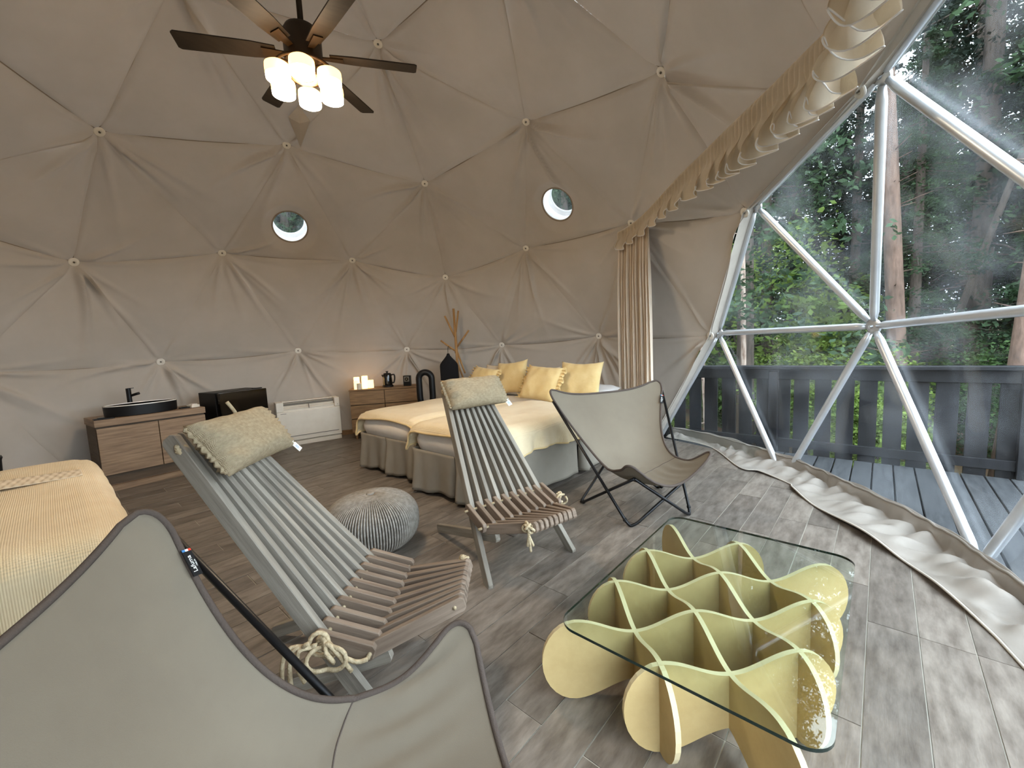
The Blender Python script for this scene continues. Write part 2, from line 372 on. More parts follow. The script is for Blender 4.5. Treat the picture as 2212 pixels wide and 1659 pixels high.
# window: aluminium frame, clear panes, hubs, canvas reveal along the border
WE = sorted({tuple(sorted((t[a], t[b]))) for t in WTRI for a, b in ((0, 1), (1, 2), (0, 2))})
for i, j in WE:
    A, B = frame_pt(i), frame_pt(j); d = (B - A).normalized()
    MB().tube([A + d * .05, A + d * .12, B - d * .12, B - d * .05], [.018, .027, .027, .018], 14).build('strut', 'aluminium', S_WIN, smooth=True)
for i in sorted(WSET):
    n = (MZ @ GV[i]); M4 = Matrix.Translation(frame_pt(i)) @ n.to_track_quat('Z', 'Y').to_matrix().to_4x4()
    m = MB(); m.add([M4 @ Vector(p) for p in MB().lathe([(0, -.016), (.045, -.016), (.055, -.008), (.055, .008), (.045, .016), (0, .016)], n=18).v], MB().lathe([(0, 0)] * 6, n=18).f)
    h = m.build('hub', 'aluminium', S_WIN, smooth=True, angle=0.7)
    m = MB(); m.add([M4 @ Vector(p) for p in MB().lathe([(0, -.034), (.012, -.034), (.014, -.016), (0, -.016)], n=8).v], MB().lathe([(0, 0)] * 4, n=8).f); m.build('bolt', 'chrome', h)
for t in WTRI:
    MB().add([frame_pt(i, 1.009) for i in t], [(0, 1, 2)]).build('pane', 'pvc_clear', S_WIN)
BORD = [e for e in WE if sum(1 for t in PTRI if e[0] in t and e[1] in t) == 1]
for i, j in BORD:
    def strip(u, v, i=i, j=j):
        A = vl(frame_pt(i, LS - .012), frame_pt(j, LS - .012), u); B = vl(frame_pt(i, 1.004), frame_pt(j, 1.004), u)
        return vl(A, B, v) + (DC - A).normalized() * (0.02 * math.sin(PI * v) + 0.004 * math.sin(u * 40) * math.sin(PI * v))
    MB().grid(strip, 30, 6).build('reveal', 'reveal', S_WIN, smooth=True)
    A, B = frame_pt(i, .998), frame_pt(j, .998); MB().tube([A, vl(A, B, .5), B], 0.006, 6).build('piping', 'seam', S_WIN, smooth=True)
# portholes: canvas ring, white sleeve to the outer cover, clear disc
for n, c in enumerate(PORTS):
    S = structure('window_%d' % (n + 2)); best = None
    for tr in PTRI:
        V = [frame_pt(i, LS) for i in tr]; nn = (V[1] - V[0]).cross(V[2] - V[0]).normalized(); dd = abs((c - V[0]).dot(nn)) + (c - sum(V, Vector()) / 3).length * .2
        if best is None or dd < best[0]: best = (dd, nn if nn.dot(c - DC) > 0 else -nn, V[0])
    nn = best[1]; c2 = c - nn * (c - best[2]).dot(nn); q = nn.to_track_quat('Z', 'Y').to_matrix().to_4x4(); M4 = Matrix.Translation(c2) @ q
    def ring(prof, name, m, nseg=48):
        a = MB().lathe(prof, n=nseg); b = MB(); b.add([M4 @ Vector(p) for p in a.v], [f for f in a.f if len(f) <= 4]); return b.build(name, m, S, smooth=True, angle=0.8)
    ring([(PR - .006, -.004), (PR + .012, -.006), (PR + .012, .004), (PR - .006, .006), (PR - .006, -.004)], 'rim', 'seam')
    ring([(PR - .004, 0.0), (PR + .004, .06), (PR + .03, .17), (PR - .005, .20)], 'sleeve', 'pvc_white')
    a = MB().lathe([(0, .202), (PR, .202)], n=40); b = MB(); b.add([M4 @ Vector(p) for p in a.v], a.f[:40]); b.build('pane', 'pvc_clear', S)
    ring([(PR - .02, .198), (PR + .25, .198), (PR + .25, .208), (PR - .02, .208), (PR - .02, .198)], 'outer_cover', 'pvc_white')
# kite-shaped vent flap sewn to the ceiling
m = MB(); p = Vector((0.78, 1.98, 3.70)); n = (DC - p).normalized(); u = n.cross(Vector((0, 0, 1))).normalized(); up = u.cross(n).normalized()
if up.z < 0: up = -up
Q = [p + up * .13 + n * .03, p + u * .10 + n * .05, p - u * .10 + n * .05, p - up * .34 + n * .02, p - up * .02 + n * .09]
vf = MB().add([Q[0], Q[1], Q[4], Q[2]], [(0, 1, 2), (0, 2, 3)]).build('vent_flap', 'reveal', S_CEIL, solid=.004)
MB().add([Q[1], Q[3], Q[4], Q[2]], [(0, 1, 2), (2, 1, 3)]).build('flap_pocket', 'liner', vf, solid=.004)
# ------------------------------------------------------------------ floor: grout bed and tiles laid as planks along X
FR = 3.76
m = MB(); NC = 72; m.add([(DC.x + FR * math.cos(2 * PI * k / NC), DC.y + FR * math.sin(2 * PI * k / NC), z) for z in (-.10, -.004) for k in range(NC)],
      [tuple(range(NC - 1, -1, -1)), tuple(range(NC, 2 * NC))] + [(k, (k + 1) % NC, NC + (k + 1) % NC, NC + k) for k in range(NC)])
m.build('grout', 'grout', S_FLOOR)
PW, PL, GAP = 0.15972, 0.955, 0.0045; cells = []
KN = {1: 0, 7: 2, 9: 1, 11: 2, 15: 1}
for r in range(-6, 44):
    y0 = -2.89 + PW * (r - 0); y1 = y0 + PW; yc = (y0 + y1) / 2
    off = 0.063 + 0.3183 * KN.get(r, (r * 2 + (r // 4)) % 3)
    for k in range(-6, 6):
        x0 = off + k * PL; x1 = x0 + PL; pts = []
        for (x, y) in ((x0 + GAP / 2, y0 + GAP / 2), (x1 - GAP / 2, y0 + GAP / 2), (x1 - GAP / 2, y1 - GAP / 2), (x0 + GAP / 2, y1 - GAP / 2)): pts.append((x, y))
        ins = [math.hypot(x - DC.x, y - DC.y) < FR - .01 for x, y in pts]
        if not any(ins): continue
        if not all(ins):   # cut at the rim
            hw = FR - .012
            def cl(x, y):
                d = hw * hw - (y - DC.y) ** 2
                if d <= 0: return None
                s = math.sqrt(d); return min(max(x, DC.x - s), DC.x + s)
            q = [(cl(x, y), y) for x, y in pts]
            if any(a is None for a, _ in q): continue
            pts = q
            if pts[1][0] - pts[0][0] < .01 and pts[2][0] - pts[3][0] < .01: continue
        cx = sum(p[0] for p in pts) / 4; v = Vector((cx, yc, 0)) - CAM; z = v.dot(FW)
        px = v.dot(RT) / max(z, .05); seen = z > .1 and -1.5 < px < 1.5
        cells.append((0 if seen else 1, v.length, pts, cx, yc))
cells.sort(key=lambda c: (c[0], c[1])); SHARE = {}; rest = MB()
for n, (s, d, pts, cx, yc) in enumerate(cells):
    loc = [(round(x - cx, 4), round(y - yc, 4)) for x, y in pts]; lift = 0.0006 * ((n * 7) % 4)
    if n < 300:
        key = tuple(loc)
        if key not in SHARE:
            b = MB(); b.prism(loc, .006, Matrix.Translation((0, 0, -.003))); o = b.build('floor_tile', 'plank', S_FLOOR); SHARE[key] = o.data
        else:
            o = bpy.data.objects.new('floor_tile', SHARE[key]); COL.objects.link(o); o.parent = S_FLOOR
        o.location = (cx, yc, lift - .0012)
    else: rest.prism([(x, y) for x, y in pts], .006, Matrix.Translation((0, 0, -.003)))
if rest.v: tag(rest.build('floor_tile', 'plank', S_FLOOR), kind='stuff')
# low timber skirting along the back wall, foot of the canvas
b = MB()
for a0 in range(40, 128, 4):
    P0, P1 = [(DC.x + 3.58 * math.cos(math.radians(a)), DC.y + 3.58 * math.sin(math.radians(a))) for a in (a0, a0 + 4.05)]
    b.box(((P0[0] + P1[0]) / 2, (P0[1] + P1[1]) / 2, .035), (math.hypot(P1[0] - P0[0], P1[1] - P0[1]) + .004, .02, .07), math.atan2(P1[1] - P0[1], P1[0] - P0[0]))
tag(b.build('baseboard_back', 'oak'), kind='structure')
# canvas draught skirt below the window, flopping onto the floor
TOP = smooth_path([(3.99, -.62, .10), (3.80, -1.02, .13), (3.52, -1.50, .13), (3.185, -1.96, .125), (2.79, -2.33, .125), (2.44, -2.60, .125), (2.175, -2.80, .125), (1.80, -2.97, .125), (1.40, -3.12, .125), (.9, -3.28, .125), (.3, -3.42, .125)], 12)
BOT = smooth_path([(3.83, -.60, .006), (3.63, -1.16, .006), (2.98, -1.62, .012), (2.93, -1.79, .02), (2.75, -2.04, .006), (2.59, -2.09, .03), (2.315, -2.26, .008), (1.93, -2.53, .05), (1.716, -2.70, .012), (1.48, -2.82, .03), (1.235, -2.94, .008), (1.04, -3.0, .006), (.3, -3.2, .006)], 10)
def rs(P, n):
    L = [0]
    for a, b2 in zip(P, P[1:]): L.append(L[-1] + (b2 - a).length)
    out = []; k = 0
    for i in range(n + 1):
        s = L[-1] * i / n
        while k < len(L) - 2 and L[k + 1] < s: k += 1
        out.append(vl(P[k], P[k + 1], (s - L[k]) / max(1e-9, L[k + 1] - L[k])))
    return out
NSK = 260; T_ = rs(TOP, NSK); B_ = rs(BOT, NSK)
def sk(u, v):
    i = min(NSK, int(round(u * NSK))); a, b2 = T_[i], B_[i]; d = Vector((b2.x - a.x, b2.y - a.y, 0)); s = u * 42
    if v < .35:
        t = v / .35; p = Vector((a.x, a.y, lerp(a.z, .02, t))) + d * (.10 * t + .02 * math.sin(PI * t) + .010 * t * math.sin(s * 2.9 + 2 * math.sin(s * .6)) + .006 * t * math.sin(s * 6.3))
    else:
        t = (v - .35) / .65; p = Vector((a.x, a.y, .02)) + d * lerp(.10, 1, t); p.z = lerp(.02, b2.z, t)
    am = math.sin(PI * min(1, v * 1.02)) * min(1, d.length / .2)
    hgt = .030 * math.sin(s + 3 * v + 2 * math.sin(u * 17)) * math.sin(s * .53 + 6 * v) + .020 * math.sin(s * 2.3 - 7 * v + 3 * math.sin(u * 31)) + .014 * math.sin(s * 4.1 + 9 * v + 2 * math.sin(s * .7)) + .007 * math.sin(s * 7.7 - 5 * v)
    p.z = max(.004, p.z + am * (hgt + .018)); p += d.normalized() * (.012 * am * math.sin(s * 1.3 + 4 * v))
    if v < .02: p.z += .012 * math.sin(u * 60) * math.sin(u * 23)
    return p
TR = structure('trim_1')
MB().grid(sk, NSK, 26).build('canvas_skirt', 'skirt_canvas', TR, smooth=True, solid=.004)
MB().tube([sk(i / NSK, 1.0) for i in range(NSK + 1)], .006, 6).build('hem', 'reveal', TR, smooth=True)
MB().tube([sk(i / NSK, .06) + Vector((0, 0, .004)) for i in range(NSK + 1)], .008, 6).build('piping', 'skirt_canvas', TR, smooth=True)
# ------------------------------------------------------------------ ceiling fan
FX, FY = .10, .28
f = thing('ceiling_fan', 'dark bronze ceiling fan with six blades and a ring of six lit lamps', 'fan', (FX, FY, 4.33))
def L_(z): return z - 4.33
MB().tube([(0, 0, 0.02), (0, 0, L_(3.33))], .018, 12).build('downrod', 'fan_bronze', f, smooth=True)
MB().lathe([(.07, .02), (.07, -.03), (.03, -.07), (0, -.07)], n=20).build('canopy', 'fan_bronze', f, smooth=True, angle=.6)
MB().lathe([(0, L_(3.385)), (.03, L_(3.385)), (.05, L_(3.36)), (.10, L_(3.34)), (.115, L_(3.31)), (.115, L_(3.13)), (.09, L_(3.11)), (.09, L_(3.05)), (.06, L_(3.03)), (0, L_(3.02))], n=32).build('motor_housing', 'fan_bronze', f, smooth=True, angle=.5)
for k in range(6):
    a = math.radians(27 + 60 * k); R = Matrix.Rotation(a, 4, 'Z') @ Matrix.Translation((0, 0, L_(3.19))) @ Matrix.Rotation(math.radians(11), 4, 'X')
    out = [(.16, -.045), (.30, -.058), (.70, -.062), (.715, -.05), (.715, .05), (.70, .062), (.30, .058), (.16, .045)]
    bl = MB().prism(out, .008, R).build('blade', 'fan_blade', f)
    MB().prism([(.09, -.018), (.24, -.03), (.24, .03), (.09, .018)], .008, R @ Matrix.Translation((0, 0, -.008))).build('blade_iron', 'fan_bronze', bl)
MB().tube([(.165 * math.cos(2 * PI * k / 36), .165 * math.sin(2 * PI * k / 36), L_(3.10)) for k in range(36)], .010, 8, closed=True).build('lamp_ring', 'fan_bronze', f, smooth=True)
for k in range(6):
    a = math.radians(60 * k); x, y = .172 * math.cos(a), .172 * math.sin(a)
    MB().lathe([(0, .040), (.058, .040), (.072, .030), (.074, .0), (.0715, -.030)], (x, y, L_(3.025)), 24).build('lamp_shade', 'lamp_side', f, smooth=True, angle=.6)
    MB().lathe([(.071, -.030), (.069, -.055), (.056, -.062), (0, -.062)], (x, y, L_(3.025)), 24).build('lamp_diffuser', 'lamp_glow', f, smooth=True, angle=.6)
    MB().tube([(x * .5, y * .5, L_(3.10)), (x, y, L_(3.098))], .012, 8).build('lamp_arm', 'fan_bronze', f)
# ------------------------------------------------------------------ slatted folding lounge chairs
T = .0295; J1 = (.263, .377); J2 = (.066, .310); FRN = (-.199, .381); HD = (.743, 1.022)
def board(m, s0, a, s1, b, dep=.06, th=T * .78, round_=0.012):
    A = Vector((s0, a[0], a[1])); B = Vector((s1, b[0], b[1])); d = (B - A).normalized()
    n = Vector((0, -(b[1] - a[1]), b[0] - a[0])); n = n.normalized()
    if n.z < 0: n = -n
    sx = d.cross(n).normalized(); c = round_; Ln = (B - A).length
    out = [(0, -c), (c, 0), (Ln - c, 0), (Ln, -c), (Ln, -dep + c), (Ln - c, -dep), (c, -dep), (0, -dep + c)]
    M4 = Matrix.Identity(4)
    for i in range(3): M4[i][0] = d[i]; M4[i][1] = n[i]; M4[i][2] = sx[i]; M4[i][3] = A[i]
    return out, M4
def put_board(name, mt, root, *a, **k):
    A_, M4 = board(None, *a, **k); b = MB(); b.prism(A_, k.get('th', T * .78), Matrix.Identity(4)); o = b.build(name, mt, root, bevel=.0025); o.matrix_local = M4; return o
def on(p, q, t): return (lerp(p[0], q[0], t), lerp(p[1], q[1], t))
def rope_loop(c, r, ax, turns=1.2, wob=.3, seed=0):
    rr = random.Random(seed); P = []; ax = Vector(ax).normalized(); u = ax.orthogonal().normalized(); v = ax.cross(u)
    for k in range(int(26 * turns)):
        t = 2 * PI * k / 26; P.append(Vector(c) + (u * math.cos(t) + v * math.sin(t)) * r * (1 + wob * .4 * math.sin(t * 2.3 + seed)) + ax * (.012 * math.sin(t * 1.7 + seed)))
    return P
def knot(b, c, r, seed, R=.0072):
    for k, axx in enumerate(((1, .3, .2), (.2, 1, .4), (.3, -.4, 1))): b.tube(rope_loop(c, r * (1 - .12 * k), axx, 1.15, .5, seed + k), R, 7)
def lounge(loc, rz, label, which):
    t = thing('slat_lounge_chair', label, 'lounge chair', loc, rz, 'folding slat lounge chairs')
    for j in range(9):
        s = (2 * j + 1 - 9) * T; sh = (j - 4) * .0335; lo = on(J1, HD, -.09); so = lerp(s, sh, -.09)
        if j in (0, 8):
            k = J1[1] / (HD[1] - J1[1]); lo = on(J1, HD, -k * .985); so = lerp(s, sh, -k)
        put_board('back_slat', 'slat_grey', t, so, lo, sh, HD, dep=.058, th=T * (.95 if j in (0, 8) else .78))
        f0 = on(J2, FRN, -.22)
        put_board('seat_slat', 'slat_brown', t, s, (f0[0], f0[1] - .004), (j - 4) * .031, FRN, dep=.055)
    for i in range(10):
        s = (2 * i - 9) * T; a = on(J2, J1, 1.0); put_board('lap_slat', 'slat_brown', t, s, J2, s, a, dep=.058)
    for s in (-1, 1): put_board('rear_leg', 'slat_grey', t, s * .2065, (.05, .262), s * .222, ((.80 if s < 0 else .72), .055), dep=.055, th=T * .95)
    # ropes threaded through front, seat hinge and headrest
    R = .0072
    class Rp:
        def tube(self, P, r, n): MB().tube(P, r, n).build('rope', 'rope', t, smooth=True)
    b = Rp()
    def dn(p, k): return Vector((0, p[0], p[1] - k))
    cF = dn(on(FRN, J2, .10), .027); cJ = dn(on(J2, J1, .12), .03); cK = dn(on(J1, J2, .12), .03); cH = dn(on(HD, J1, .04), .03)
    for c, hw in ((cF, .14), (cJ, .285), (cK, .285), (cH, .15)): b.tube([c + Vector((-hw - .012, 0, 0)), c + Vector((hw + .012, 0, 0))], R, 7)
    if which == 'near':      # big loose bow on the sitter's right, small knots elsewhere
        c = cK + Vector((-.31, -.01, .005)); b2 = cJ + Vector((-.30, 0, 0))
        b.tube(smooth_path([b2, b2 + Vector((-.02, .03, .01)), vl(b2, c, .6) + Vector((-.02, 0, .012)), c], 6), R, 7)
        for q, (r, axx) in enumerate(((.040, (1, .2, .3)), (.034, (1, -.4, .1)), (.046, (.9, .1, -.5)))): b.tube(rope_loop(c + Vector((-.012 * q, -.015 * q, -.008 * q)), r, axx, 1.1, .7, q), R, 7)
        for q in range(3):
            e = c + Vector((-.02 - .012 * q, .05 + .022 * q, -.10 - .035 * q)); b.tube(smooth_path([c, c + Vector((-.03, .05 + .02 * q, .015)), e + Vector((-.005, .012, .05)), e], 6), R, 7)
        e = c + Vector((-.02, -.10, -.07)); b.tube(smooth_path([c, c + Vector((-.02, -.04, .02)), e], 6), R, 7)
        knot(b, cF + Vector((.15, 0, .015)), .016, 3); knot(b, cH + Vector((.16, 0, .02)), .020, 9); b.tube(smooth_path([cH + Vector((.16, 0, .02)), cH + Vector((.165, .01, .07)), cH + Vector((.15, .03, .12))], 6), R, 7)
        knot(b, cH + Vector((-.145, 0, 0)), .011, 5)
    else:
        c = cF + Vector((-.155, 0, 0)); knot(b, c, .026, 2)
        for q in range(3):
            e = c + Vector((-.012 + .012 * q, -.008 * q, -.09 - .03 * (q == 1))); b.tube(smooth_path([c, c + Vector((-.01, -.012, -.03)), e], 6), R, 7)
        b.tube(rope_loop(cJ + Vector((.30, .01, .01)), .034, (.3, 1, .1), 1.05, .5, 4), R, 7); knot(b, cJ + Vector((.30, .03, .03)), .013, 6)
        knot(b, cH + Vector((.15, 0, .02)), .014, 8); knot(b, cH + Vector((-.148, 0, 0)), .011, 5)
    return t
lounge((.481, -1.161, 0), math.radians(-13.8), 'weathered grey slat folding lounge chair standing at the foot of the beds', 'far')
lounge((-.359, -1.250, 0), math.radians(41.77), 'nearer slat folding lounge chair with big rope bow, beside the rattan pouf', 'near')
# ------------------------------------------------------------------ soft cushions
def cushion(name, mt, w, h, t, parent=None, n=26, pinch=.10, seed=0, wr=.012, conc=.10, gather=False):
    rr = random.Random(seed); ph = [rr.uniform(0, 6) for _ in range(6)]; b = MB()
    def s(u, v, sg):
        a, c = 2 * u - 1, 2 * v - 1
        x = w / 2 * a * (1 - conc * (1 - c * c) * abs(a) ** 2 * .5); y = h / 2 * c * (1 - conc * (1 - a * a) * abs(c) ** 2)
        th = max(0, (1 - a ** 4)) ** .55 * max(0, (1 - c ** 4)) ** .55
        z = sg * t / 2 * th * (1 + .06 * math.sin(4 * a + ph[0]) * math.sin(3 * c + ph[1]))
        e = max(abs(a), abs(c)); z += sg * wr * th * (math.sin(9 * a * c + ph[2]) * math.sin(5 * a + ph[3])) * e
        if gather: z += sg * .010 * math.sin(34 * c + 3 * a) * sstep(.62, .95, abs(a)) * (1 - abs(c) ** 6) * (1 - max(0, abs(a) - .97) / .03)
        return Vector((x, y, z))
    b.grid(lambda u, v: s(u, v, 1), n, n); b.grid(lambda u, v: s(u, v, -1), n, n, True)
    return b.build(name, mt, parent, smooth=True, merge=True)
def place(o, c, xdir, ydir):
    x = Vector(xdir).normalized(); z = x.cross(Vector(ydir)).normalized(); y = z.cross(x); M4 = Matrix.Identity(4)
    for i in range(3): M4[i][0] = x[i]; M4[i][1] = y[i]; M4[i][2] = z[i]; M4[i][3] = c[i]
    o.matrix_world = M4; return o
def ruffle(parent, w, h, sides, mt, wd=.05, waves=11):
    for sd in sides:
        Ln = h if sd in 'LR' else w
        def rf(u, v, sd=sd, Ln=Ln):
            c = (u - .5) * Ln; o = v * wd * (1 + .25 * math.sin(u * 23)); wv = .018 * v * math.sin(u * 2 * PI * waves) + .006 * v * math.sin(u * 70)
            k = .012 * v * math.cos(u * 2 * PI * waves)
            if sd == 'R': return Vector((w / 2 * .955 + o, c + k, wv))
            if sd == 'L': return Vector((-w / 2 * .955 - o, c + k, wv))
            if sd == 'T': return Vector((c + k, h / 2 * .93 + o, wv))
            return Vector((c + k, -h / 2 * .93 - o, wv))
        MB().grid(rf, waves * 8, 5).build('ruffle', mt, parent, smooth=True, solid=.004)
def head_pillow(loc, rz, label, tagpos):
    ca, sa = math.cos(rz), math.sin(rz); X = Vector((ca, sa, 0)); Yb = Vector((-sa, ca, 0))
    up = (Yb * (HD[0] - J1[0]) + Vector((0, 0, HD[1] - J1[1]))).normalized(); nn = (Vector((0, 0, 1)) * (HD[0] - J1[0]) - Yb * (HD[1] - J1[1])).normalized()
    p = on(J1, HD, .845); c = Vector(loc) + Yb * p[0] + Vector((0, 0, p[1])) + nn * .060 + X * tagpos[2]
    o = cushion('head_pillow', 'linen', .43, .225, .115, seed=int(rz * 100), gather=True, conc=.06); tag(o, label, 'pillow', 'linen head pillows'); place(o, c, X, up)
    for sd in (-1, 1):
        MB().grid(lambda u, v: Vector((sd * (.205 + .020 * v), (u - .5) * .20, .006 * math.sin(u * 58 + math.sin(u * 19)) * v)), 60, 3).build('frill', 'linen', o, smooth=True, solid=.004)
    a, b_, _ = tagpos
    ct = MB().box((a, b_, .004), (.034, .05, .0015), .25).build('care_tag', 'paper_tag', o); MB().box((a, b_ - .004, .005), (.016, .018, .0006), .25).build('printed_mark', 'print_blue', ct)
head_pillow((.481, -1.161, 0), math.radians(-13.8), 'beige linen pillow on the slat chair in front of the beds', (.212, -.115, .03))
head_pillow((-.359, -1.250, 0), math.radians(41.77), 'olive linen pillow on the nearer slat chair, by the washstand', (.215, -.118, .045))
# ------------------------------------------------------------------ sling (butterfly) chairs
def sling_chair(loc, rz, label, feet, near):
    t = thing('sling_chair', label, 'chair', loc, rz, 'canvas sling chairs')
    BL, BR, FL, FRt = Vector((-.50, .41, .885)), Vector((.50, .41, .885)), Vector((-.33, -.357, .458)), Vector((.33, -.357, .458))
    def q3(a, m, b, v, k=.5):       # quadratic through a (v=0), m (v=k), b (v=1)
        c = (Vector(m) - Vector(a) * (1 - k) ** 2 - Vector(b) * k * k) / (2 * k * (1 - k)); return Vector(a) * (1 - v) ** 2 + c * 2 * v * (1 - v) + Vector(b) * v * v
    def sl(u, v):
        a = 2 * u - 1; s = 1 if a >= 0 else -1
        lim = 1.0
        if v < .085: lim = 1 - .214 * (1 - math.sqrt(max(0, 1 - (1 - v / .085) ** 2)))
        if v > .90: lim = 1 - .242 * (1 - math.sqrt(max(0, 1 - ((v - .90) / .10) ** 2)))
        a *= lim
        e = q3((.557, .411, .9465), (.2995, -.0437, .3664), (.3528, -.3824, .5202), v, .6105); e.x -= .019 * math.sin(PI * min(1, v / .75)) ** 2; e.x *= s
        c = q3((0, .456, .8255), (0, .095, .290), (0, -.3704, .2951), v, .60); c.y -= .05 * math.sin(PI * min(1, v / .6))
        k = abs(a) ** (3.355 if v < .5 else lerp(3.355, 1.829, (v - .5) / .5))
        p = Vector((e.x * abs(a), lerp(c.y, e.y, k), lerp(c.z, e.z, k)))
        fl = math.exp(-((v - .80) / .14) ** 2) * abs(a)
        p.z += .007 * fl * math.sin(17 * a * (1 + v)) - .003 * math.exp(-((v - .62) / .012) ** 2)
        return p
    cl = MB().grid(sl, 60, 80).build('sling', 'sling', t, smooth=True, solid=.004)
    ed = [sl(i / 60, 0) for i in range(61)] + [sl(1, i / 120) for i in range(1, 121)] + [sl(1 - i / 60, 1) for i in range(1, 61)] + [sl(0, 1 - i / 120) for i in range(1, 120)]
    MB().tube(ed, .0085, 8, closed=True).build('edge_binding', 'sling_trim', t, smooth=True)
    MB().tube([sl(i / 56, .618 + .10 * (1 - abs(2 * i / 56 - 1)) ** .9) + Vector((0, 0, .002)) for i in range(57)], .0022, 6).build('stitched_seam', 'sling_trim', cl, smooth=True)
    # four bent tubes, crossed front and back
    f1, f3, f2, f4 = [Vector((*p, .010)) for p in feet]; R = .0105
    bk = Vector((0, .016, -.012)); dw = Vector((0, .010, -.033))
    rearL, rearR, frL, frR = sl(.06, .05) + bk, sl(.94, .05) + bk, sl(.10, .95) + dw, sl(.90, .95) + dw
    sideL, sideR = sl(0, .08) + Vector((-.006, .006, -.004)), sl(1, .08) + Vector((.006, .006, -.004))
    for a, F, b_ in ((sideL, f1, frR), (sideR, f3, frL), (frL, f2, rearR), (frR, f4, rearL)):
        da = (a - F).normalized(); db = (b_ - F).normalized()
        off = (db - da).normalized() * .03
        P = [a, F + da * .07 - off * .6 + Vector((0, 0, .0)), F + da * .03 - off * .6, F - off * .25 + Vector((0, 0, -.0)), F + off * .25, F + db * .03 + off * .6, F + db * .07 + off * .6, b_]
        for p in P: p.z = max(p.z, .0105)
        MB().tube(smooth_path(P[1:-1], 4) and [P[0]] + smooth_path(P[1:-1], 4) + [P[-1]], R, 10).build('frame_tube', 'black_metal', t, smooth=True)
        MB().tube([F + da * .045 - off * .6, F + da * .03 - off * .6], R * 1.35, 10).build('foot_cap', 'black_plastic', t, smooth=True)
    # small woven label on the side hem
    p = sl(1, .095); q = sl(1, .165); d = (q - p).normalized(); nn = Vector((-.25, -.75, .6)).normalized(); sd = nn.cross(d).normalized(); nn = d.cross(sd).normalized()
    c = (p + q) / 2 + nn * .011; M4 = Matrix.Identity(4)
    for i in range(3): M4[i][0] = d[i]; M4[i][1] = sd[i]; M4[i][2] = nn[i]; M4[i][3] = c[i]
    lb = MB(); lb.box((0, 0, 0), (.075, .026, .002)); lo = lb.build('fabric_label', 'label_black', t); lo.matrix_local = M4
    for yy, nm, mt in ((-.0085, 'blue_mark', 'label_blue'), (0, 'white_mark', 'paper_tag'), (.0085, 'red_mark', 'label_red')): MB().box((-.0345, yy, .0014), (.006, .0085, .001)).build(nm, mt, lo)
    for txt, sz, oy in (('Lafuma', .0165, -.002), ('MOBILIER', .0045, .0085)):
        fc = bpy.data.curves.new('lettering', 'FONT'); fc.body = txt; fc.size = sz; fc.align_x = 'CENTER'; fc.align_y = 'CENTER'; fc.extrude = .0004
        fo = bpy.data.objects.new('font_tmp', fc); COL.objects.link(fo); me = bpy.data.meshes.new_from_object(fo.evaluated_get(bpy.context.evaluated_depsgraph_get())); me.name = 'lettering'
        bpy.data.objects.remove(fo); mo = bpy.data.objects.new('lettering', me); COL.objects.link(mo); mo.parent = lo; mo.location = (.004, oy, .0016); mo.rotation_euler = (0, 0, PI); me.materials.clear(); me.materials.append(MATS['paper_tag'])
    return t
FEET = [(-.231, -.223), (.246, -.233), (-.328, .289), (.393, .297)]
sling_chair((1.585, -1.2752, 0), -.5141, 'taupe canvas sling chair standing between the beds and the window', FEET, False)
sling_chair((-.9583, -1.8149, 0), 1.0969, 'taupe canvas sling chair in the near left foreground, cut off by the frame', FEET, True)
# ------------------------------------------------------------------ coffee table: slotted wavy panels under a glass sheet
t = thing('coffee_table', 'glass coffee table on an interlocking base of wavy yellow panels', 'table', (.375, -2.110, 0))
CS = .2185; ZH = .288; ZL = .232; RB = .058   # cell length along a panel, top at highs, top at lows, underside rise at lows
def wavy(k0, k1, h0):          # panel from node k0 to k1 (both high), h0: 0 if node k even is high
    L0, L1 = (k0 - .5) * CS, (k1 + .5) * CS; top = []; bot = []; n = int((k1 - k0) * 14)
    for i in range(n + 1):
        s = k0 * CS + (k1 - k0) * CS * i / n; c = .5 + .5 * math.cos(PI * (s / CS - k0))
        top.append((s, lerp(ZL, ZH, c))); bot.append((s, lerp(RB, 0.0, c)))
    end = lambda x0, sg: [(x0 + sg * .118 * math.sin(a), ZH / 2 + ZH / 2 * math.cos(a)) for a in [PI * q / 14 for q in range(1, 14)]]
    out = top + end(k1 * CS, 1) + bot[::-1] + [(x, z) for x, z in end(k0 * CS, -1)[::-1]]
    return out
P_ = (-.66, -.22, .22, .66)        # v = (x+y) offsets; rows of nodes at u = -1.5..1.5 cells
D1 = Vector((1, -1, 0)).normalized(); D2 = Vector((1, 1, 0)).normalized(); PT = .016
def lat(origin_v, dirv, perp, k0, k1):
    M4 = Matrix.Identity(4); up = Vector((0, 0, 1)); o = perp * origin_v
    nz = dirv.cross(up)
    for i in range(3): M4[i][0] = dirv[i]; M4[i][1] = up[i]; M4[i][2] = nz[i]; M4[i][3] = o[i]
    b = MB(); b.prism(wavy(k0, k1, 0), PT, M4); o = b.build('wavy_panel', 'mdf', t); o.data.materials.append(MATS['mdf_edge'])
    for p in o.data.polygons:
        if len(p.vertices) == 4: p.material_index = 1
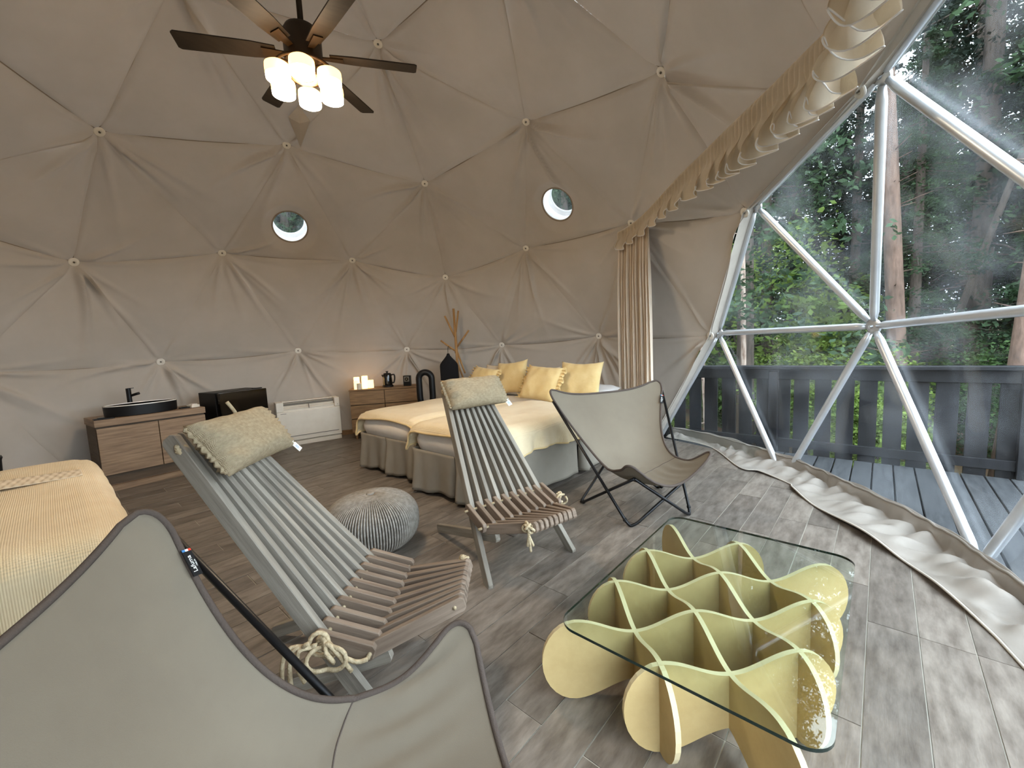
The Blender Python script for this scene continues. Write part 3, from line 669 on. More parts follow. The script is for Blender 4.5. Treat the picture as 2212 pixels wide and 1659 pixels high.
# nodes along D1: d,a,b,c at k=-1.5,-.5,.5,1.5 ; along D2 rows P2,P1,P3,P4 at -1.5,-.5,.5,1.5
lat(-1.5 * CS, D1, D2, -1.5, .5); lat(-.5 * CS, D1, D2, -2.5, 1.5); lat(.5 * CS, D1, D2, -1.5, 2.5); lat(1.5 * CS, D1, D2, -.5, 1.5)
lat(-1.5 * CS, D2, D1, -1.5, .5); lat(-.5 * CS, D2, D1, -2.5, 1.5); lat(.5 * CS, D2, D1, -1.5, 2.5); lat(1.5 * CS, D2, D1, -.5, 1.5)
GX0, GX1, GY0, GY1, GR = -.143 - .375, .951 - .375, -2.527 + 2.110, -1.762 + 2.110, .07; out = []
for (cx, cy, a0) in ((GX1 - GR, GY1 - GR, 0), (GX0 + GR, GY1 - GR, 90), (GX0 + GR, GY0 + GR, 180), (GX1 - GR, GY0 + GR, 270)):
    for q in range(9): a = math.radians(a0 + q * 90 / 8); out.append((cx + GR * math.cos(a), cy + GR * math.sin(a)))
n = len(out); b = MB(); z0, z1 = ZH + .001, ZH + .011; b.add([(x, y, z0) for x, y in out] + [(x, y, z1) for x, y in out], [tuple(range(n - 1, -1, -1)), tuple(range(n, 2 * n))])
g = b.build('glass_top', 'table_glass', t)
b = MB(); b.add([(x, y, z0) for x, y in out] + [(x, y, z1) for x, y in out], [(i, (i + 1) % n, n + (i + 1) % n, n + i) for i in range(n)]); b.build('polished_edge', 'glass_edge', g, smooth=True, angle=.5)
# ------------------------------------------------------------------ rattan pouf: ribs wound over a squashed ball
t = thing('rattan_pouf', 'round grey woven rattan pouf on the floor between the slat chairs', 'pouf', (.064, -.167, 0))
prof = []
for q in range(31):
    a = PI * q / 30; r = .287 * abs(math.sin(a)) ** .78; z = .176 + .176 * (1 if math.cos(a) > 0 else -1) * abs(math.cos(a)) ** .80; prof.append((r, z))
prof = [(r if 0 < k < 30 else 0, z) for k, (r, z) in enumerate(prof)][::-1]
MB().lathe([(r * .975, .176 + (z - .176) * .975) for r, z in prof], n=64).build('core', 'rattan_dark', t, smooth=True)
NRB = 104; rib = MB()
for k in range(NRB):
    a = 2 * PI * k / NRB; path = []; rad = []
    for r, z in prof[2:]:
        r = max(r, .014); aa = a + 1.1 * max(0, .10 - r) / .10 * (1 if z > .2 else 0); path.append(((r + .001) * math.cos(aa), (r + .001) * math.sin(aa), z + (.001 if z > .3 else 0))); rad.append(.0014 + .0056 * min(1, r / .28))
    rib.tube(path, rad, 5)
tag(rib.build('woven_ribs', 'rattan', t, smooth=True), kind='stuff')
MB().lathe([(0, .350), (.022, .352), (.026, .356), (.016, .362), (0, .362)], n=18).build('centre_knot', 'rattan', t, smooth=True)
# ------------------------------------------------------------------ beds
def mattress_fn(x0, x1, y0, y1, z0, z1, r=.09, puff=.02):
    def top(u, v):
        x, y = lerp(x0, x1, u), lerp(y0, y1, v); return x, y
    b = MB(); n = 6; ring = []
    corners = ((x1, y1, 0), (x0, y1, 90), (x0, y0, 180), (x1, y0, 270))
    def outline(ins):
        o = []
        for (cx, cy, a0) in corners:
            sx = -1 if cx == x1 else 1; sy = -1 if cy == y1 else 1
            for q in range(7):
                a = math.radians(a0 + q * 15); rr = .14
                o.append((cx + sx * (rr + ins) + rr * math.cos(a), cy + sy * (rr + ins) + rr * math.sin(a)))
        return o
    prof = [(.06, z0), (.0, z0 + .03)] + [(r - r * math.sin(math.radians(a)) - puff * math.sin(PI * a / 180), z1 - r + r * (1 - math.cos(math.radians(a)))) for a in (90,)]
    prof = [(.05, z0), (.012, z0 + .012), (-.005, (z0 + z1) / 2 - .03), (-.008, (z0 + z1) / 2 + .01)] + [(r - r * math.cos(math.radians(a)), z1 - r + r * math.sin(math.radians(a))) for a in (15, 35, 55, 75, 90)] + [(r + .08, z1 + puff * .6), (r + .2, z1 + puff)]
    N_ = 28; v = []
    for k, (ins, z) in enumerate(prof):
        for q, (x, y) in enumerate(outline(ins)): v.append((x, y, z + .004 * math.sin(q * 1.9 + k)))
    f = [(k * N_ + q, k * N_ + (q + 1) % N_, (k + 1) * N_ + (q + 1) % N_, (k + 1) * N_ + q) for k in range(len(prof) - 1) for q in range(N_)]
    f += [tuple(range(N_ - 1, -1, -1)), tuple((len(prof) - 1) * N_ + q for q in range(N_))]
    b.add(v, f); return b
def bed(name, label, x0, x1, y0, y1, zt, loc, pleats):
    t = thing(name, label, 'bed', loc, 0, None); X0, X1, Y0, Y1 = x0 - loc[0], x1 - loc[0], y0 - loc[1], y1 - loc[1]
    MB().box(((X0 + X1) / 2, (Y0 + Y1) / 2, .205), (X1 - X0 - .08, Y1 - Y0 - .08, .31)).build('box_base', 'black_cloth', t)
    for q in ((X0 + .1, Y0 + .1), (X0 + .1, Y1 - .1), (X1 - .1, Y0 + .1), (X1 - .1, Y1 - .1)): MB().lathe([(.025, 0), (.03, .055)], (*q, 0), 12).build('leg', 'black_plastic', t)
    mattress_fn(X0, X1, Y0, Y1, .36, zt).build('mattress', 'sheet', t, smooth=True)
    # skirt: hanging panels meeting at inverted pleats
    def panel(A, B, nrm, wave):
        A, B = Vector(A), Vector(B); L = (B - A).length; nrm = Vector(nrm)
        def fn(u, v):
            p = vl(A, B, u); h = lerp(.385, .035, v); fl = v * (.018 + .020 * math.sin(u * PI * 2 * wave + 1) + .010 * math.sin(u * 17 + v)) - (.060 * v * (math.exp(-(u * L / .022) ** 2) + math.exp(-((1 - u) * L / .022) ** 2))) + .022 * v * (math.exp(-((u * L - .06) / .05) ** 2) + math.exp(-(((1 - u) * L - .06) / .05) ** 2))
            hem = .018 * v * math.sin(u * PI) * math.sin(u * 4 + 1); p = p + nrm * fl; p.z = h - hem; return p
        return MB().grid(fn, 40, 14).build('skirt_panel', 'bed_skirt', t, smooth=True, solid=.004)
    ym = lerp(Y0, Y1, pleats); e = .006
    panel((X0, Y1, 0), (X0, ym + e, 0), (-1, 0, 0), .8); panel((X0, ym - e, 0), (X0, Y0, 0), (-1, 0, 0), 1.0)
    xm = lerp(X0, X1, .55); xq = lerp(X0, X1, .78)
    panel((X0, Y0, 0), (xm - e, Y0, 0), (0, -1, 0), 1.4); panel((xm + e, Y0, 0), (X1, Y0, 0), (0, -1, 0), 1.2)
    panel((X1, Y1, 0), (X0, Y1, 0), (0, 1, 0), 2)
    return t
bed('bed', 'bed with grey pleated skirt, the left of the pair by the back wall', .965, 2.98, .63, 1.617, .575, (1.97, 1.12, 0), .5)
bed('bed', 'bed with grey pleated skirt, the right of the pair, nearer the window', .865, 2.98, -.47, .515, .575, (1.92, .02, 0), .42)
bed('bed', 'bed under yellow throw at the left edge, half outside the frame', -2.06, -1.07, -.34, 1.62, .575, (-1.56, .64, 0), .5)
# throws draped over the mattresses
def drape(name, label, x0, x1, y0, y1, zt, r, ax, ay, mt, seed, group='yellow throws on the beds', stripes=()):
    """box edges x0..x1,y0..y1; cloth spans ax=(a0,a1), ay=(b0,b1) measured flat"""
    ph = [random.Random(seed + k).uniform(0, 6) for k in range(8)]
    def fold(a, lo, hi):
        if a < lo + r: s, e = -1, lo + r - a
        elif a > hi - r: s, e = 1, a - (hi - r)
        else: return a, 0.0, 0
        c = lo + r if s < 0 else hi - r
        if e < PI * r / 2: return c + s * r * math.sin(e / r), r * (1 - math.cos(e / r)), s
        return c + s * r, r + e - PI * r / 2, s
    def fn(u, v):
        a, b_ = lerp(*ax, u), lerp(*ay, v)
        a += .012 * math.sin(b_ * 6 + ph[6]) * (1 - u) * 1.0; b_ += .02 * math.sin(a * 5 + ph[7]) * abs(2 * v - 1)
        x, dx, sx = fold(a, x0, x1); y, dy, sy = fold(b_, y0, y1)
        cxm = min(1, max(0, (x - x0) / .35)) * min(1, max(0, (y - y0) / .3)) * min(1, max(0, (y1 - y) / .3))
        z = zt + .034 + .020 * cxm - dx - dy
        z += .009 * math.sin(a * 5 + b_ * 3 + ph[0]) * math.sin(b_ * 6 - a + ph[1]) * cxm + .004 * math.sin(a * 9 - b_ * 7 + ph[2])
        h = max(0, dx - r * .6) + max(0, dy - r * .6)
        wv = .25 * h * (math.sin((b_ if sx else a) * 22 + ph[3]) + .5 * math.sin((b_ if sx else a) * 41 + ph[4]))
        if sy and dy > .01: y += sy * (.022 + wv * .5 + .02 * min(1, dy * 4))
        if sx and dx > .01: x += sx * (.022 + wv * .4)
        return Vector((x, y, max(z, .05)))
    o = MB().grid(fn, 110, 110).build(name, mt, None, smooth=True, solid=.012); tag(o, label, 'blanket', group); 
    m = MB()
    hem = [fn(0, i / 110) for i in range(111)]; m.tube(hem, .011, 6); m.tube([fn(i / 110, 0) for i in range(111)], .010, 6); m.tube([fn(i / 110, 1) for i in range(111)], .010, 6)
    m.build('hem', 'throw_satin', o, smooth=True); return o
drape('throw_blanket', 'yellow throw spread over the left bed of the pair', .965, 2.98, .63, 1.617, .575, .09, (.955, 2.30), (.50, 1.79), 'throw', 1)
drape('throw_blanket', 'yellow throw spread over the right bed of the pair', .865, 2.98, -.47, .515, .575, .09, (.845, 2.20), (-.66, .68), 'throw', 11)
drape('throw_blanket', 'yellow throw with a white woven band on the bed at the left edge', -2.06, -1.07, -.34, 1.62, .575, .11, (-2.0, -.93), (-.60, 1.74), 'throw', 21)
m = MB()
def band(u, v):
    x = lerp(-2.02, -1.15, u); y = lerp(.78, .98, v) + .015 * math.sin(x * 7); return Vector((x, y, 0.646 + .010 * math.sin(x * 5 + y * 3) * math.sin(y * 6 - x) + .004 * math.sin(u * 160) * math.sin(v * 3 * PI)))
bnd = [o for o in SC.objects if o.name.startswith('throw_blanket')][-1]
m.grid(band, 200, 10).build('woven_band', 'cream_pillow', bnd, smooth=True, solid=.003)
# pillows propped at the bed heads
def bed_pillow(label, w, h, t, c, xd, yd, mt, seed, ruf='', group=None):
    o = cushion('bed_pillow', mt, w, h, t, seed=seed, conc=.14 if not ruf else .05); tag(o, label, 'pillow', group)
    if ruf: ruffle(o, w, h, ruf, mt)
    place(o, Vector(c), xd, yd); return o
GP = 'cushions at the heads of the beds'
bed_pillow('white pillow lying flat at the head of the left bed', .62, .42, .11, (2.90, 1.13, .665), (0, -1, 0), (1, 0, .15), 'white_pillow', 1, '', GP)
bed_pillow('white pillow lying flat at the head of the right bed, corner showing', .66, .42, .11, (2.93, -.04, .665), (0.05, -1, 0), (1, .05, .15), 'white_pillow', 2, '', GP)
bed_pillow('cream cushion mostly hidden behind the ruffled cushion of the left bed', .42, .42, .12, (2.80, 1.30, .80), (.1, -1, .05), (.40, .05, 1), 'cream_pillow', 3, '', GP)
bed_pillow('plain yellow cushion with pointed corners on the left bed', .46, .46, .13, (2.72, .96, .825), (.16, -1, .10), (.42, .1, 1), 'cushion', 4, '', GP)
bed_pillow('yellow cushion with ruffled edge on the left bed, beside the coat rack', .42, .40, .13, (2.50, 1.28, .79), (-.05, -1, -.10), (.62, -.08, 1), 'cushion', 5, 'LR', GP)
bed_pillow('cream cushion peeping out behind the ruffled cushion of the right bed', .42, .40, .12, (2.68, .42, .78), (.05, -1, .05), (.55, .05, 1), 'cream_pillow', 6, '', GP)
bed_pillow('plain yellow cushion with pointed corners on the right bed', .50, .46, .14, (2.70, -.08, .812), (.18, -1, -.02), (.45, .0, 1), 'cushion', 7, '', GP)
bed_pillow('yellow cushion with ruffled edge on the right bed, in front', .45, .42, .14, (2.46, .28, .80), (.02, -1, -.06), (.60, -.10, 1), 'cushion', 8, 'LR', GP)
# ------------------------------------------------------------------ washstand with basin and tap
def local(name, label, cat, p0, p1, group=None):     # front edge from p0 (left) to p1 (right): local x along the front, y to the back
    d = Vector(p1) - Vector(p0); return thing(name, label, cat, (*p0, 0), math.atan2(d.y, d.x), group), d.length
t, W = local('washstand', 'low wooden washstand with two doors against the left wall', 'cabinet', (-.972, 3.035), (-.085, 3.125)); D = .45; H = .717
m = MB(); m.box((W / 2, D / 2 + .01, .36), (W - .006, D - .02, .59)); m.build('body', 'vanity_side', t)
MB().box((W / 2, D / 2, .10), (W - .01, D - .05, .10)).build('plinth', 'vanity_wood', t, bevel=.003)
MB().box((W / 2, D / 2 - .006, H - .034), (W + .012, D + .012, .068)).build('countertop', 'vanity_wood', t, bevel=.003)
for x0, x1 in ((.004, W * .53 - .003), (W * .53 + .003, W - .004)):
    MB().box(((x0 + x1) / 2, -.006, .40), (x1 - x0, .018, .465)).build('door', 'vanity_wood', t, bevel=.002)
MB().box((W / 2, .03, .03), (W - .06, D * .2, .06)).build('toe_board', 'vanity_wood', t)
dz = math.atan2(3.125 - 3.035, -.085 + .972)
def wst(x, y, z): return Vector((-.972 + x * math.cos(dz) - y * math.sin(dz), 3.035 + x * math.sin(dz) + y * math.cos(dz), z))
bs = thing('wash_basin', 'oval black countertop basin with white inside on the washstand', 'basin', wst(.40, .185, H), dz)
MB().lathe([(.0, .0), (.28, .0), (.296, .005), (.300, .105)], n=56, sx=1.0, sy=.60).build('outer_shell', 'black_plastic', bs, smooth=True, angle=.6)
MB().lathe([(.300, .105), (.298, .113), (.288, .114), (.283, .108), (.274, .07), (.25, .05), (.0, .044)], n=56, sx=1.0, sy=.60).build('bowl', 'ceramic', bs, smooth=True, angle=.7)
MB().lathe([(0, .045), (.022, .045), (.024, .049), (0, .051)], n=16).build('drain', 'chrome', bs)
tp = thing('basin_tap', 'tall black pillar tap standing behind the basin', 'tap', wst(.355, .405, H), dz)
MB().lathe([(.027, 0), (.027, .008), (.022, .012), (.022, .262), (.0, .264)], n=20).build('column', 'black_metal', tp, smooth=True, angle=.6)
MB().tube([(0, 0, .175), (.05, -.035, .195), (.075, -.055, .203)], .014, 12).build('spout', 'black_metal', tp, smooth=True)
MB().box((.018, -.012, .262), (.05, .012, .007)).build('lever', 'black_metal', tp)
d = thing('soap_tray', 'flat black tray at the left end of the washstand', 'tray', wst(.075, .035, H), dz)
MB().box((0, 0, .006), (.15, .07, .012)).build('base', 'black_plastic', d, bevel=.003); MB().box((-.02, 0, .016), (.05, .04, .008)).build('soap', 'black_gloss', d, bevel=.002)
d = thing('soap_tray', 'small dark dish between the basin and the white box', 'tray', wst(.745, .12, H), dz)
MB().box((0, 0, .006), (.09, .07, .012)).build('base', 'black_plastic', d, bevel=.003); MB().box((0, 0, .014), (.05, .035, .006)).build('soap', 'black_gloss', d, bevel=.002)
d = thing('tissue_box', 'small white box at the right end of the washstand', 'box', wst(.825, .11, H), dz + .2)
MB().box((0, 0, .014), (.085, .10, .028)).build('tray', 'ac_white', d, bevel=.003)
MB().box((.0, 0, .032), (.055, .07, .012)).build('wipes', 'white_plastic', d, bevel=.002)
# ------------------------------------------------------------------ fridge
t, W = local('mini_fridge', 'black glossy two-door mini fridge between washstand and heater unit', 'fridge', (.045, 3.03), (.575, 3.165)); D, H = .43, .857
MB().box((W / 2, D / 2 + .04, H / 2 + .02), (W, D - .08, H - .04)).build('cabinet', 'black_plastic', t, bevel=.004)
MB().box((W / 2, .012, H - .145), (W, .05, .285)).build('freezer_door', 'black_gloss', t, bevel=.006)
MB().box((W / 2, .012, .30), (W, .05, .51)).build('fridge_door', 'black_gloss', t, bevel=.006)
MB().box((W / 2, -.012, .562), (W - .01, .012, .010)).build('trim_strip', 'chrome', t)
MB().box((W * .82, .02, H + .006), (.11, .035, .012)).build('top_hinge', 'black_plastic', t, bevel=.002)
for x in (.05, W - .05): MB().lathe([(.02, 0), (.02, .04)], (x, .08, 0), 12).build('foot', 'black_plastic', t)
# ------------------------------------------------------------------ floor-standing air conditioner
t, W = local('air_conditioner', 'white floor-standing air conditioner with top grille by the back wall', 'air conditioner', (.765, 3.47), (1.553, 3.288)); D, H = .205, .61
MB().box((W / 2, D / 2, .028), (W - .01, D - .01, .056)).build('base', 'ac_white', t, bevel=.003)
MB().box((W / 2, D / 2 + .01, .29), (W, D - .02, .47)).build('body', 'ac_white', t, bevel=.008)
MB().box((W / 2, .002, .275), (W, .022, .405)).build('front_panel', 'ac_white', t, bevel=.006)
MB().box((W / 2, -.0105, .135), (W - .08, .006, .008)).build('air_slot', 'ac_slot', t)
MB().box((.045, D / 2 - .004, H - .065), (.09, D, .13)).build('top_end', 'ac_white', t, bevel=.006); MB().box((W - .035, D / 2 - .004, H - .065), (.07, D, .13)).build('top_end', 'ac_white', t, bevel=.006)
MB().box((W / 2 + .01, D * .62, H - .075), (W - .17, D * .7, .10)).build('grille_back', 'ac_slot', t)
for k in range(3): MB().box((W / 2 + .01, .018 + .028 * k, H - .105 + .036 * k), (W - .17, .006, .028), M=Matrix.Rotation(.5, 3, 'X')).build('louver', 'ac_white', t)
MB().box((W / 2 + .01, D - .05, H - .008), (W - .16, .10, .014)).build('top_cover', 'ac_white', t, bevel=.003)
MB().box((W / 2, .012, H - .075), (.008, .02, .07)).build('divider', 'ac_slot', t)
MB().box((W * .1, -.010, .455), (.07, .002, .006)).build('name_strip', 'ac_slot', t); MB().box((W - .03, -.006, H - .10), (.008, .002, .008)).build('indicator', 'ac_slot', t)
# ------------------------------------------------------------------ chest of drawers with candles, kettle, clock
C0, C1 = (1.560, 2.985), (2.33, 2.43)
t, W = local('chest_of_drawers', 'low oak chest of drawers behind the left bed', 'chest', C0, C1); D, H = .36, .716
MB().box((W / 2, D / 2 + .01, .40), (W - .006, D - .02, .60)).build('body', 'vanity_side', t)  # darker than the oak: shade of the drawer gaps put into its colour
MB().box((W / 2, D / 2 - .004, H - .011), (W + .01, D + .01, .022)).build('top', 'oak', t, bevel=.003)
for r in range(3):
    for c in range(2):
        x0 = .004 + c * (W / 2); x1 = W / 2 - .005 + c * (W / 2); z1 = H - .026 - r * .198; MB().box(((x0 + x1) / 2, -.008, z1 - .094), (x1 - x0, .018, .187)).build('drawer', 'oak', t, bevel=.002)
for x, y in ((.05, .05), (W - .05, .05), (.05, D - .05), (W - .05, D - .05)): MB().lathe([(.014, 0), (.022, .10)], (x, y, 0), 12).build('leg', 'oak', t)
ca = math.atan2(C1[1] - C0[1], C1[0] - C0[0])
def cst(x, y, z=H): return Vector((C0[0] + x * math.cos(ca) - y * math.sin(ca), C0[1] + x * math.sin(ca) + y * math.cos(ca), z))
for x, y, h, r, mt, lab in ((.085, .20, .165, .040, 'candle_lit', 'tall glowing candle, leftmost at the back of the cluster'), (.195, .22, .175, .042, 'candle_lit', 'tallest glowing candle, back middle of the cluster'),
        (.205, .10, .150, .040, 'candle_lit', 'glowing candle in the front middle of the cluster'), (.285, .15, .115, .038, 'candle_soft', 'dim pale candle at the right of the cluster'),
        (.095, .07, .118, .034, 'candle_soft', 'short pale candle at the front left of the cluster'), (.140, .03, .085, .034, 'cream_pillow', 'shortest unlit candle in front of the cluster')):
    c = thing('pillar_candle', lab, 'candle', cst(x, y), 0, 'candles on the chest of drawers')
    MB().lathe([(0, 0), (r, 0), (r, h - .004), (r - .004, h), (r - .012, h - .006), (0, h - .012)], n=24).build('wax', mt, c, smooth=True, angle=.6)
    MB().tube([(0, 0, h - .012), (.001, 0, h + .004)], .0016, 5).build('wick', 'black_cloth', c)
k = thing('electric_kettle', 'black electric kettle in the middle of the oak chest', 'kettle', cst(.52, .15), ca)
MB().lathe([(0, 0), (.078, 0), (.078, .02), (.07, .026), (0, .026)], n=28).build('power_base', 'black_plastic', k, smooth=True, angle=.6)
MB().lathe([(0, .028), (.066, .028), (.068, .06), (.060, .17), (.056, .185), (0, .185)], n=28).build('jug', 'black_gloss', k, smooth=True, angle=.6)
MB().lathe([(.056, .186), (.050, .198), (.012, .204), (.010, .216), (.022, .222), (.022, .228), (0, .23)], n=20).build('lid', 'black_plastic', k, smooth=True, angle=.6)
MB().tube(smooth_path([(.055, 0, .17), (.095, 0, .172), (.102, 0, .12), (.088, 0, .06), (.066, 0, .055)], 6), .010, 8).build('handle', 'black_plastic', k, smooth=True)
MB().tube([(-.055, 0, .155), (-.078, 0, .178)], [.018, .009], 10).build('spout', 'black_gloss', k, smooth=True)
MB().box((-.002, -.066, .10), (.007, .006, .11)).build('level_window', 'chrome', k)
k = thing('desk_clock', 'small square black clock on the right of the oak chest', 'clock', cst(.80, .10), ca - .25)
MB().box((0, 0, .075), (.105, .06, .15)).build('case', 'black_plastic', k, bevel=.004)
MB().box((0, -.031, .10), (.075, .002, .075)).build('face', 'ac_slot', k)
fm = Matrix.Translation((0, -.033, .10)) @ Matrix.Rotation(PI / 2, 4, 'X'); a = MB().lathe([(0, 0), (.026, 0), (.026, .004), (0, .004)], n=24); q = MB(); q.add([fm @ Vector(p) for p in a.v], a.f); q.build('dial', 'black_gloss', k)
a = MB().lathe([(0, .004), (.008, .004), (.008, .007), (0, .007)], n=12); q = MB(); q.add([fm @ Vector(p) for p in a.v], a.f); q.build('knob', 'ac_slot', k)
# arched bladeless heater on its stool between chest and bed
st = thing('bedside_stool', 'small dark stool under the black arched heater beside the left bed', 'stool', (2.17, 2.03, 0), ca)
MB().lathe([(0, .32), (.15, .32), (.16, .33), (.16, .35), (0, .352)], n=28).build('seat', 'oak', st, smooth=True, angle=.6)
for q in range(3): a = 2 * PI * q / 3; MB().tube([(.11 * math.cos(a), .11 * math.sin(a), .32), (.14 * math.cos(a), .14 * math.sin(a), 0)], [.014, .011], 8).build('leg', 'oak', st)
h = thing('fan_heater', 'black arch-shaped bladeless heater standing behind the left bed', 'heater', (2.17, 2.03, .352), ca - .12)
MB().lathe([(0, 0), (.10, 0), (.10, .012), (.07, .02), (.066, .16), (.0, .165)], n=28).build('base', 'black_plastic', h, smooth=True, angle=.6)
pth = [(-.078, 0, .16), (-.086, 0, .25), (-.086, 0, .45)] + [(-.086 * math.cos(a), 0, .49 + .086 * math.sin(a)) for a in [PI * q / 12 for q in range(13)]] + [(.086, 0, .45), (.086, 0, .25), (.078, 0, .16)]
q = MB()
def sec(u, v):
    n_ = len(pth) - 1; f_ = u * n_; i = min(int(f_), n_ - 1); p = vl(pth[i], pth[i + 1], f_ - i); d_ = (Vector(pth[i + 1]) - Vector(pth[i])).normalized(); nn = d_.cross(Vector((0, 1, 0))); a = 2 * PI * v
    return p + nn * (.042 * math.cos(a)) + Vector((0, .05 * math.sin(a), 0))
q.grid(sec, 64, 20); q.build('air_loop', 'black_plastic', h, smooth=True, merge=True)
MB().lathe([(0, 0), (.02, 0), (.02, .004), (0, .006)], (.0, -.07, .09), 14).build('dial', 'black_gloss', h)
# ------------------------------------------------------------------ branching coat rack with a dark garment
r = thing('coat_rack', 'branching wooden coat rack in the corner behind the beds', 'coat rack', (2.79, 2.06, 0))
MB().tube([(0, 0, 0), (-.006, 0, .9), (-.01, .01, 1.80)], [.020, .020, .017], 12).build('pole', 'rack_wood', r, smooth=True)
for q in range(4): a = 2 * PI * q / 4 + .5; MB().tube([(0, 0, .16), (.25 * math.cos(a), .25 * math.sin(a), .0145)], .014, 8).build('foot', 'rack_wood', r, smooth=True)
XR = Vector((.72, -.69, 0)); 
def peg(z0, z1, dx, dy=0.0, rr=.013): MB().tube([Vector((0, 0, z0)), Vector((0, 0, z1)) + XR * dx + Vector((.69, .72, 0)) * dy], rr, 8).build('peg', 'rack_wood', r, smooth=True)
peg(1.35, 1.70, -.145, -.03); peg(1.46, 1.77, .05, .06); peg(1.24, 1.48, .19, -.02); peg(1.17, 1.35, -.225, -.04); peg(1.18, .86, .10, -.06); peg(1.30, 1.16, -.03, .12)
peg(.60, .86, -.14, -.10); peg(.60, .80, .17, .02); peg(.66, .80, .06, -.10); peg(1.0, .70, .09, .05)
g = thing('hanging_garment', 'black garment on a hanger on the coat rack', 'garment', (2.79, 2.06, 0))
hc = Vector((0, 0, 0)) + XR * -.125 + Vector((.69, .72, 0)) * -.10
def gar(u, v):
    a = 2 * PI * u; z = lerp(1.16, .48, v); sh = sstep(0, .20, v); wd = .016 + .115 * sh; dp = .020 + .035 * sh
    wv = 1 + .10 * v * math.sin(5 * a + 2) ; return hc + XR * (wd * math.cos(a) * wv) + Vector((.69, .72, 0)) * (dp * math.sin(a) * wv) + Vector((0, 0, z - .012 * sh * abs(math.cos(a)) * 3))
q = MB(); q.grid(gar, 40, 24); q.build('cloth', 'black_cloth', g, smooth=True, merge=True)
MB().tube([hc + Vector((0, 0, z)) for z in (1.14, 1.24)] + [hc + XR * .012 + Vector((0, 0, 1.265)), hc + XR * .02 + Vector((0, 0, 1.25))], .004, 6).build('hanger_hook', 'black_metal', g)
# black bin just inside the left edge
b = thing('waste_bin', 'tall black bin at the left edge of the picture behind the bed', 'bin', (-1.675, 2.33, 0))
MB().lathe([(0, 0), (.13, 0), (.16, .58), (.166, .60), (.155, .605), (.15, .59), (.12, .02), (0, .02)], n=32).build('body', 'black_cloth', b, smooth=True, angle=.6)
MB().lathe([(0, .64), (.10, .632), (.163, .61), (.163, .60), (.15, .604), (0, .62)], n=32).build('lid', 'black_plastic', b, smooth=True, angle=.6)
# ------------------------------------------------------------------ curtain with gathered valance on a rail under the canvas
VT = smooth_path([(3.215, -.33, 2.44), (3.19, -.46, 2.47), (3.06, -.72, 2.53), (2.735, -1.155, 2.655), (2.52, -1.445, 2.72), (2.145, -1.82, 2.745), (1.885, -2.065, 2.75), (1.665, -2.24, 2.74), (1.47, -2.365, 2.71), (1.30, -2.44, 2.69), (.9, -2.55, 2.70), (.5, -2.62, 2.70)], 12)
NVL = 620; VP = rs(VT, NVL); vlen = sum((b_ - a).length for a, b_ in zip(VP, VP[1:]))
cu = thing('curtain', 'cream curtain gathered beside the window under a ruffled valance', 'curtain', (3.12, -.56, 0))
OFF = Vector((3.12, -.56, 0))
def va(u, v):
    i = min(NVL, int(round(u * NVL))); p = VP[i]; tn = (VP[min(NVL, i + 1)] - VP[max(0, i - 1)]).normalized(); tn.z = 0; inn = Vector((DC.x - p.x, DC.y - p.y, 0)).normalized(); s = u * vlen
    big = sstep(.28, 1.0, v); small = sstep(0, .1, v) * (1 - .75 * sstep(.25, .55, v))
    ph = s * 2 * PI / .19 + 1.5 * math.sin(s * 3.1) + .9 * math.sin(s * 7.3); amp = .028 + .065 * sstep(.3, 3.2, s)
    q = p + inn * (.028 + .016 * small * math.sin(s * 2 * PI / .05 + 1.5 * math.sin(s * 7)) + big * (amp * math.sin(ph + .9 * big) + .05 + .012 * math.sin(s * 31)))
    q = q + tn * (big * amp * .75 * math.sin(2 * ph + .6))
    drop = lerp(.20, .36, sstep(.2, 2.2, s)); q.z -= drop * v - .02 * big * math.sin(ph * 1.0 + 1.3)
    return q - OFF
MB().grid(va, NVL, 26).build('valance', 'valance', cu, smooth=True)
MB().tube([va(i / NVL, 1.0) for i in range(NVL + 1)], .0035, 5).build('valance_hem', 'white_pillow', cu, smooth=True)
MB().tube([Vector(p) - OFF + Vector((DC.x - p.x, DC.y - p.y, 0)).normalized() * .015 for p in VP[::6]], .010, 8).build('curtain_rail', 'white_plastic', cu, smooth=True)
CP = rs([Vector((3.225, -.33, 0)), Vector((3.19, -.44, 0)), Vector((3.12, -.62, 0)), Vector((3.05, -.745, 0))], 240)
def cf(u, v):
    i = min(240, int(round(u * 240))); p = CP[i]; inn = Vector((DC.x - p.x, DC.y - p.y, 0)).normalized(); z = lerp(2.42, .03, v)
    am = lerp(.016, .040, sstep(0, .25, v)); sp = 1 + .10 * sstep(0, .5, v); mid = Vector((3.14, -.54, 0)); p = mid + (p - mid) * sp
    ph = u * 2 * PI * 11 + .8 * math.sin(u * 9); q = p + inn * (am * math.sin(ph) + .012 * math.sin(ph * .37 + v * 3)); q.z = z; return q - OFF
MB().grid(cf, 240, 40).build('curtain_panel', 'curtain', cu, smooth=True, solid=.003)
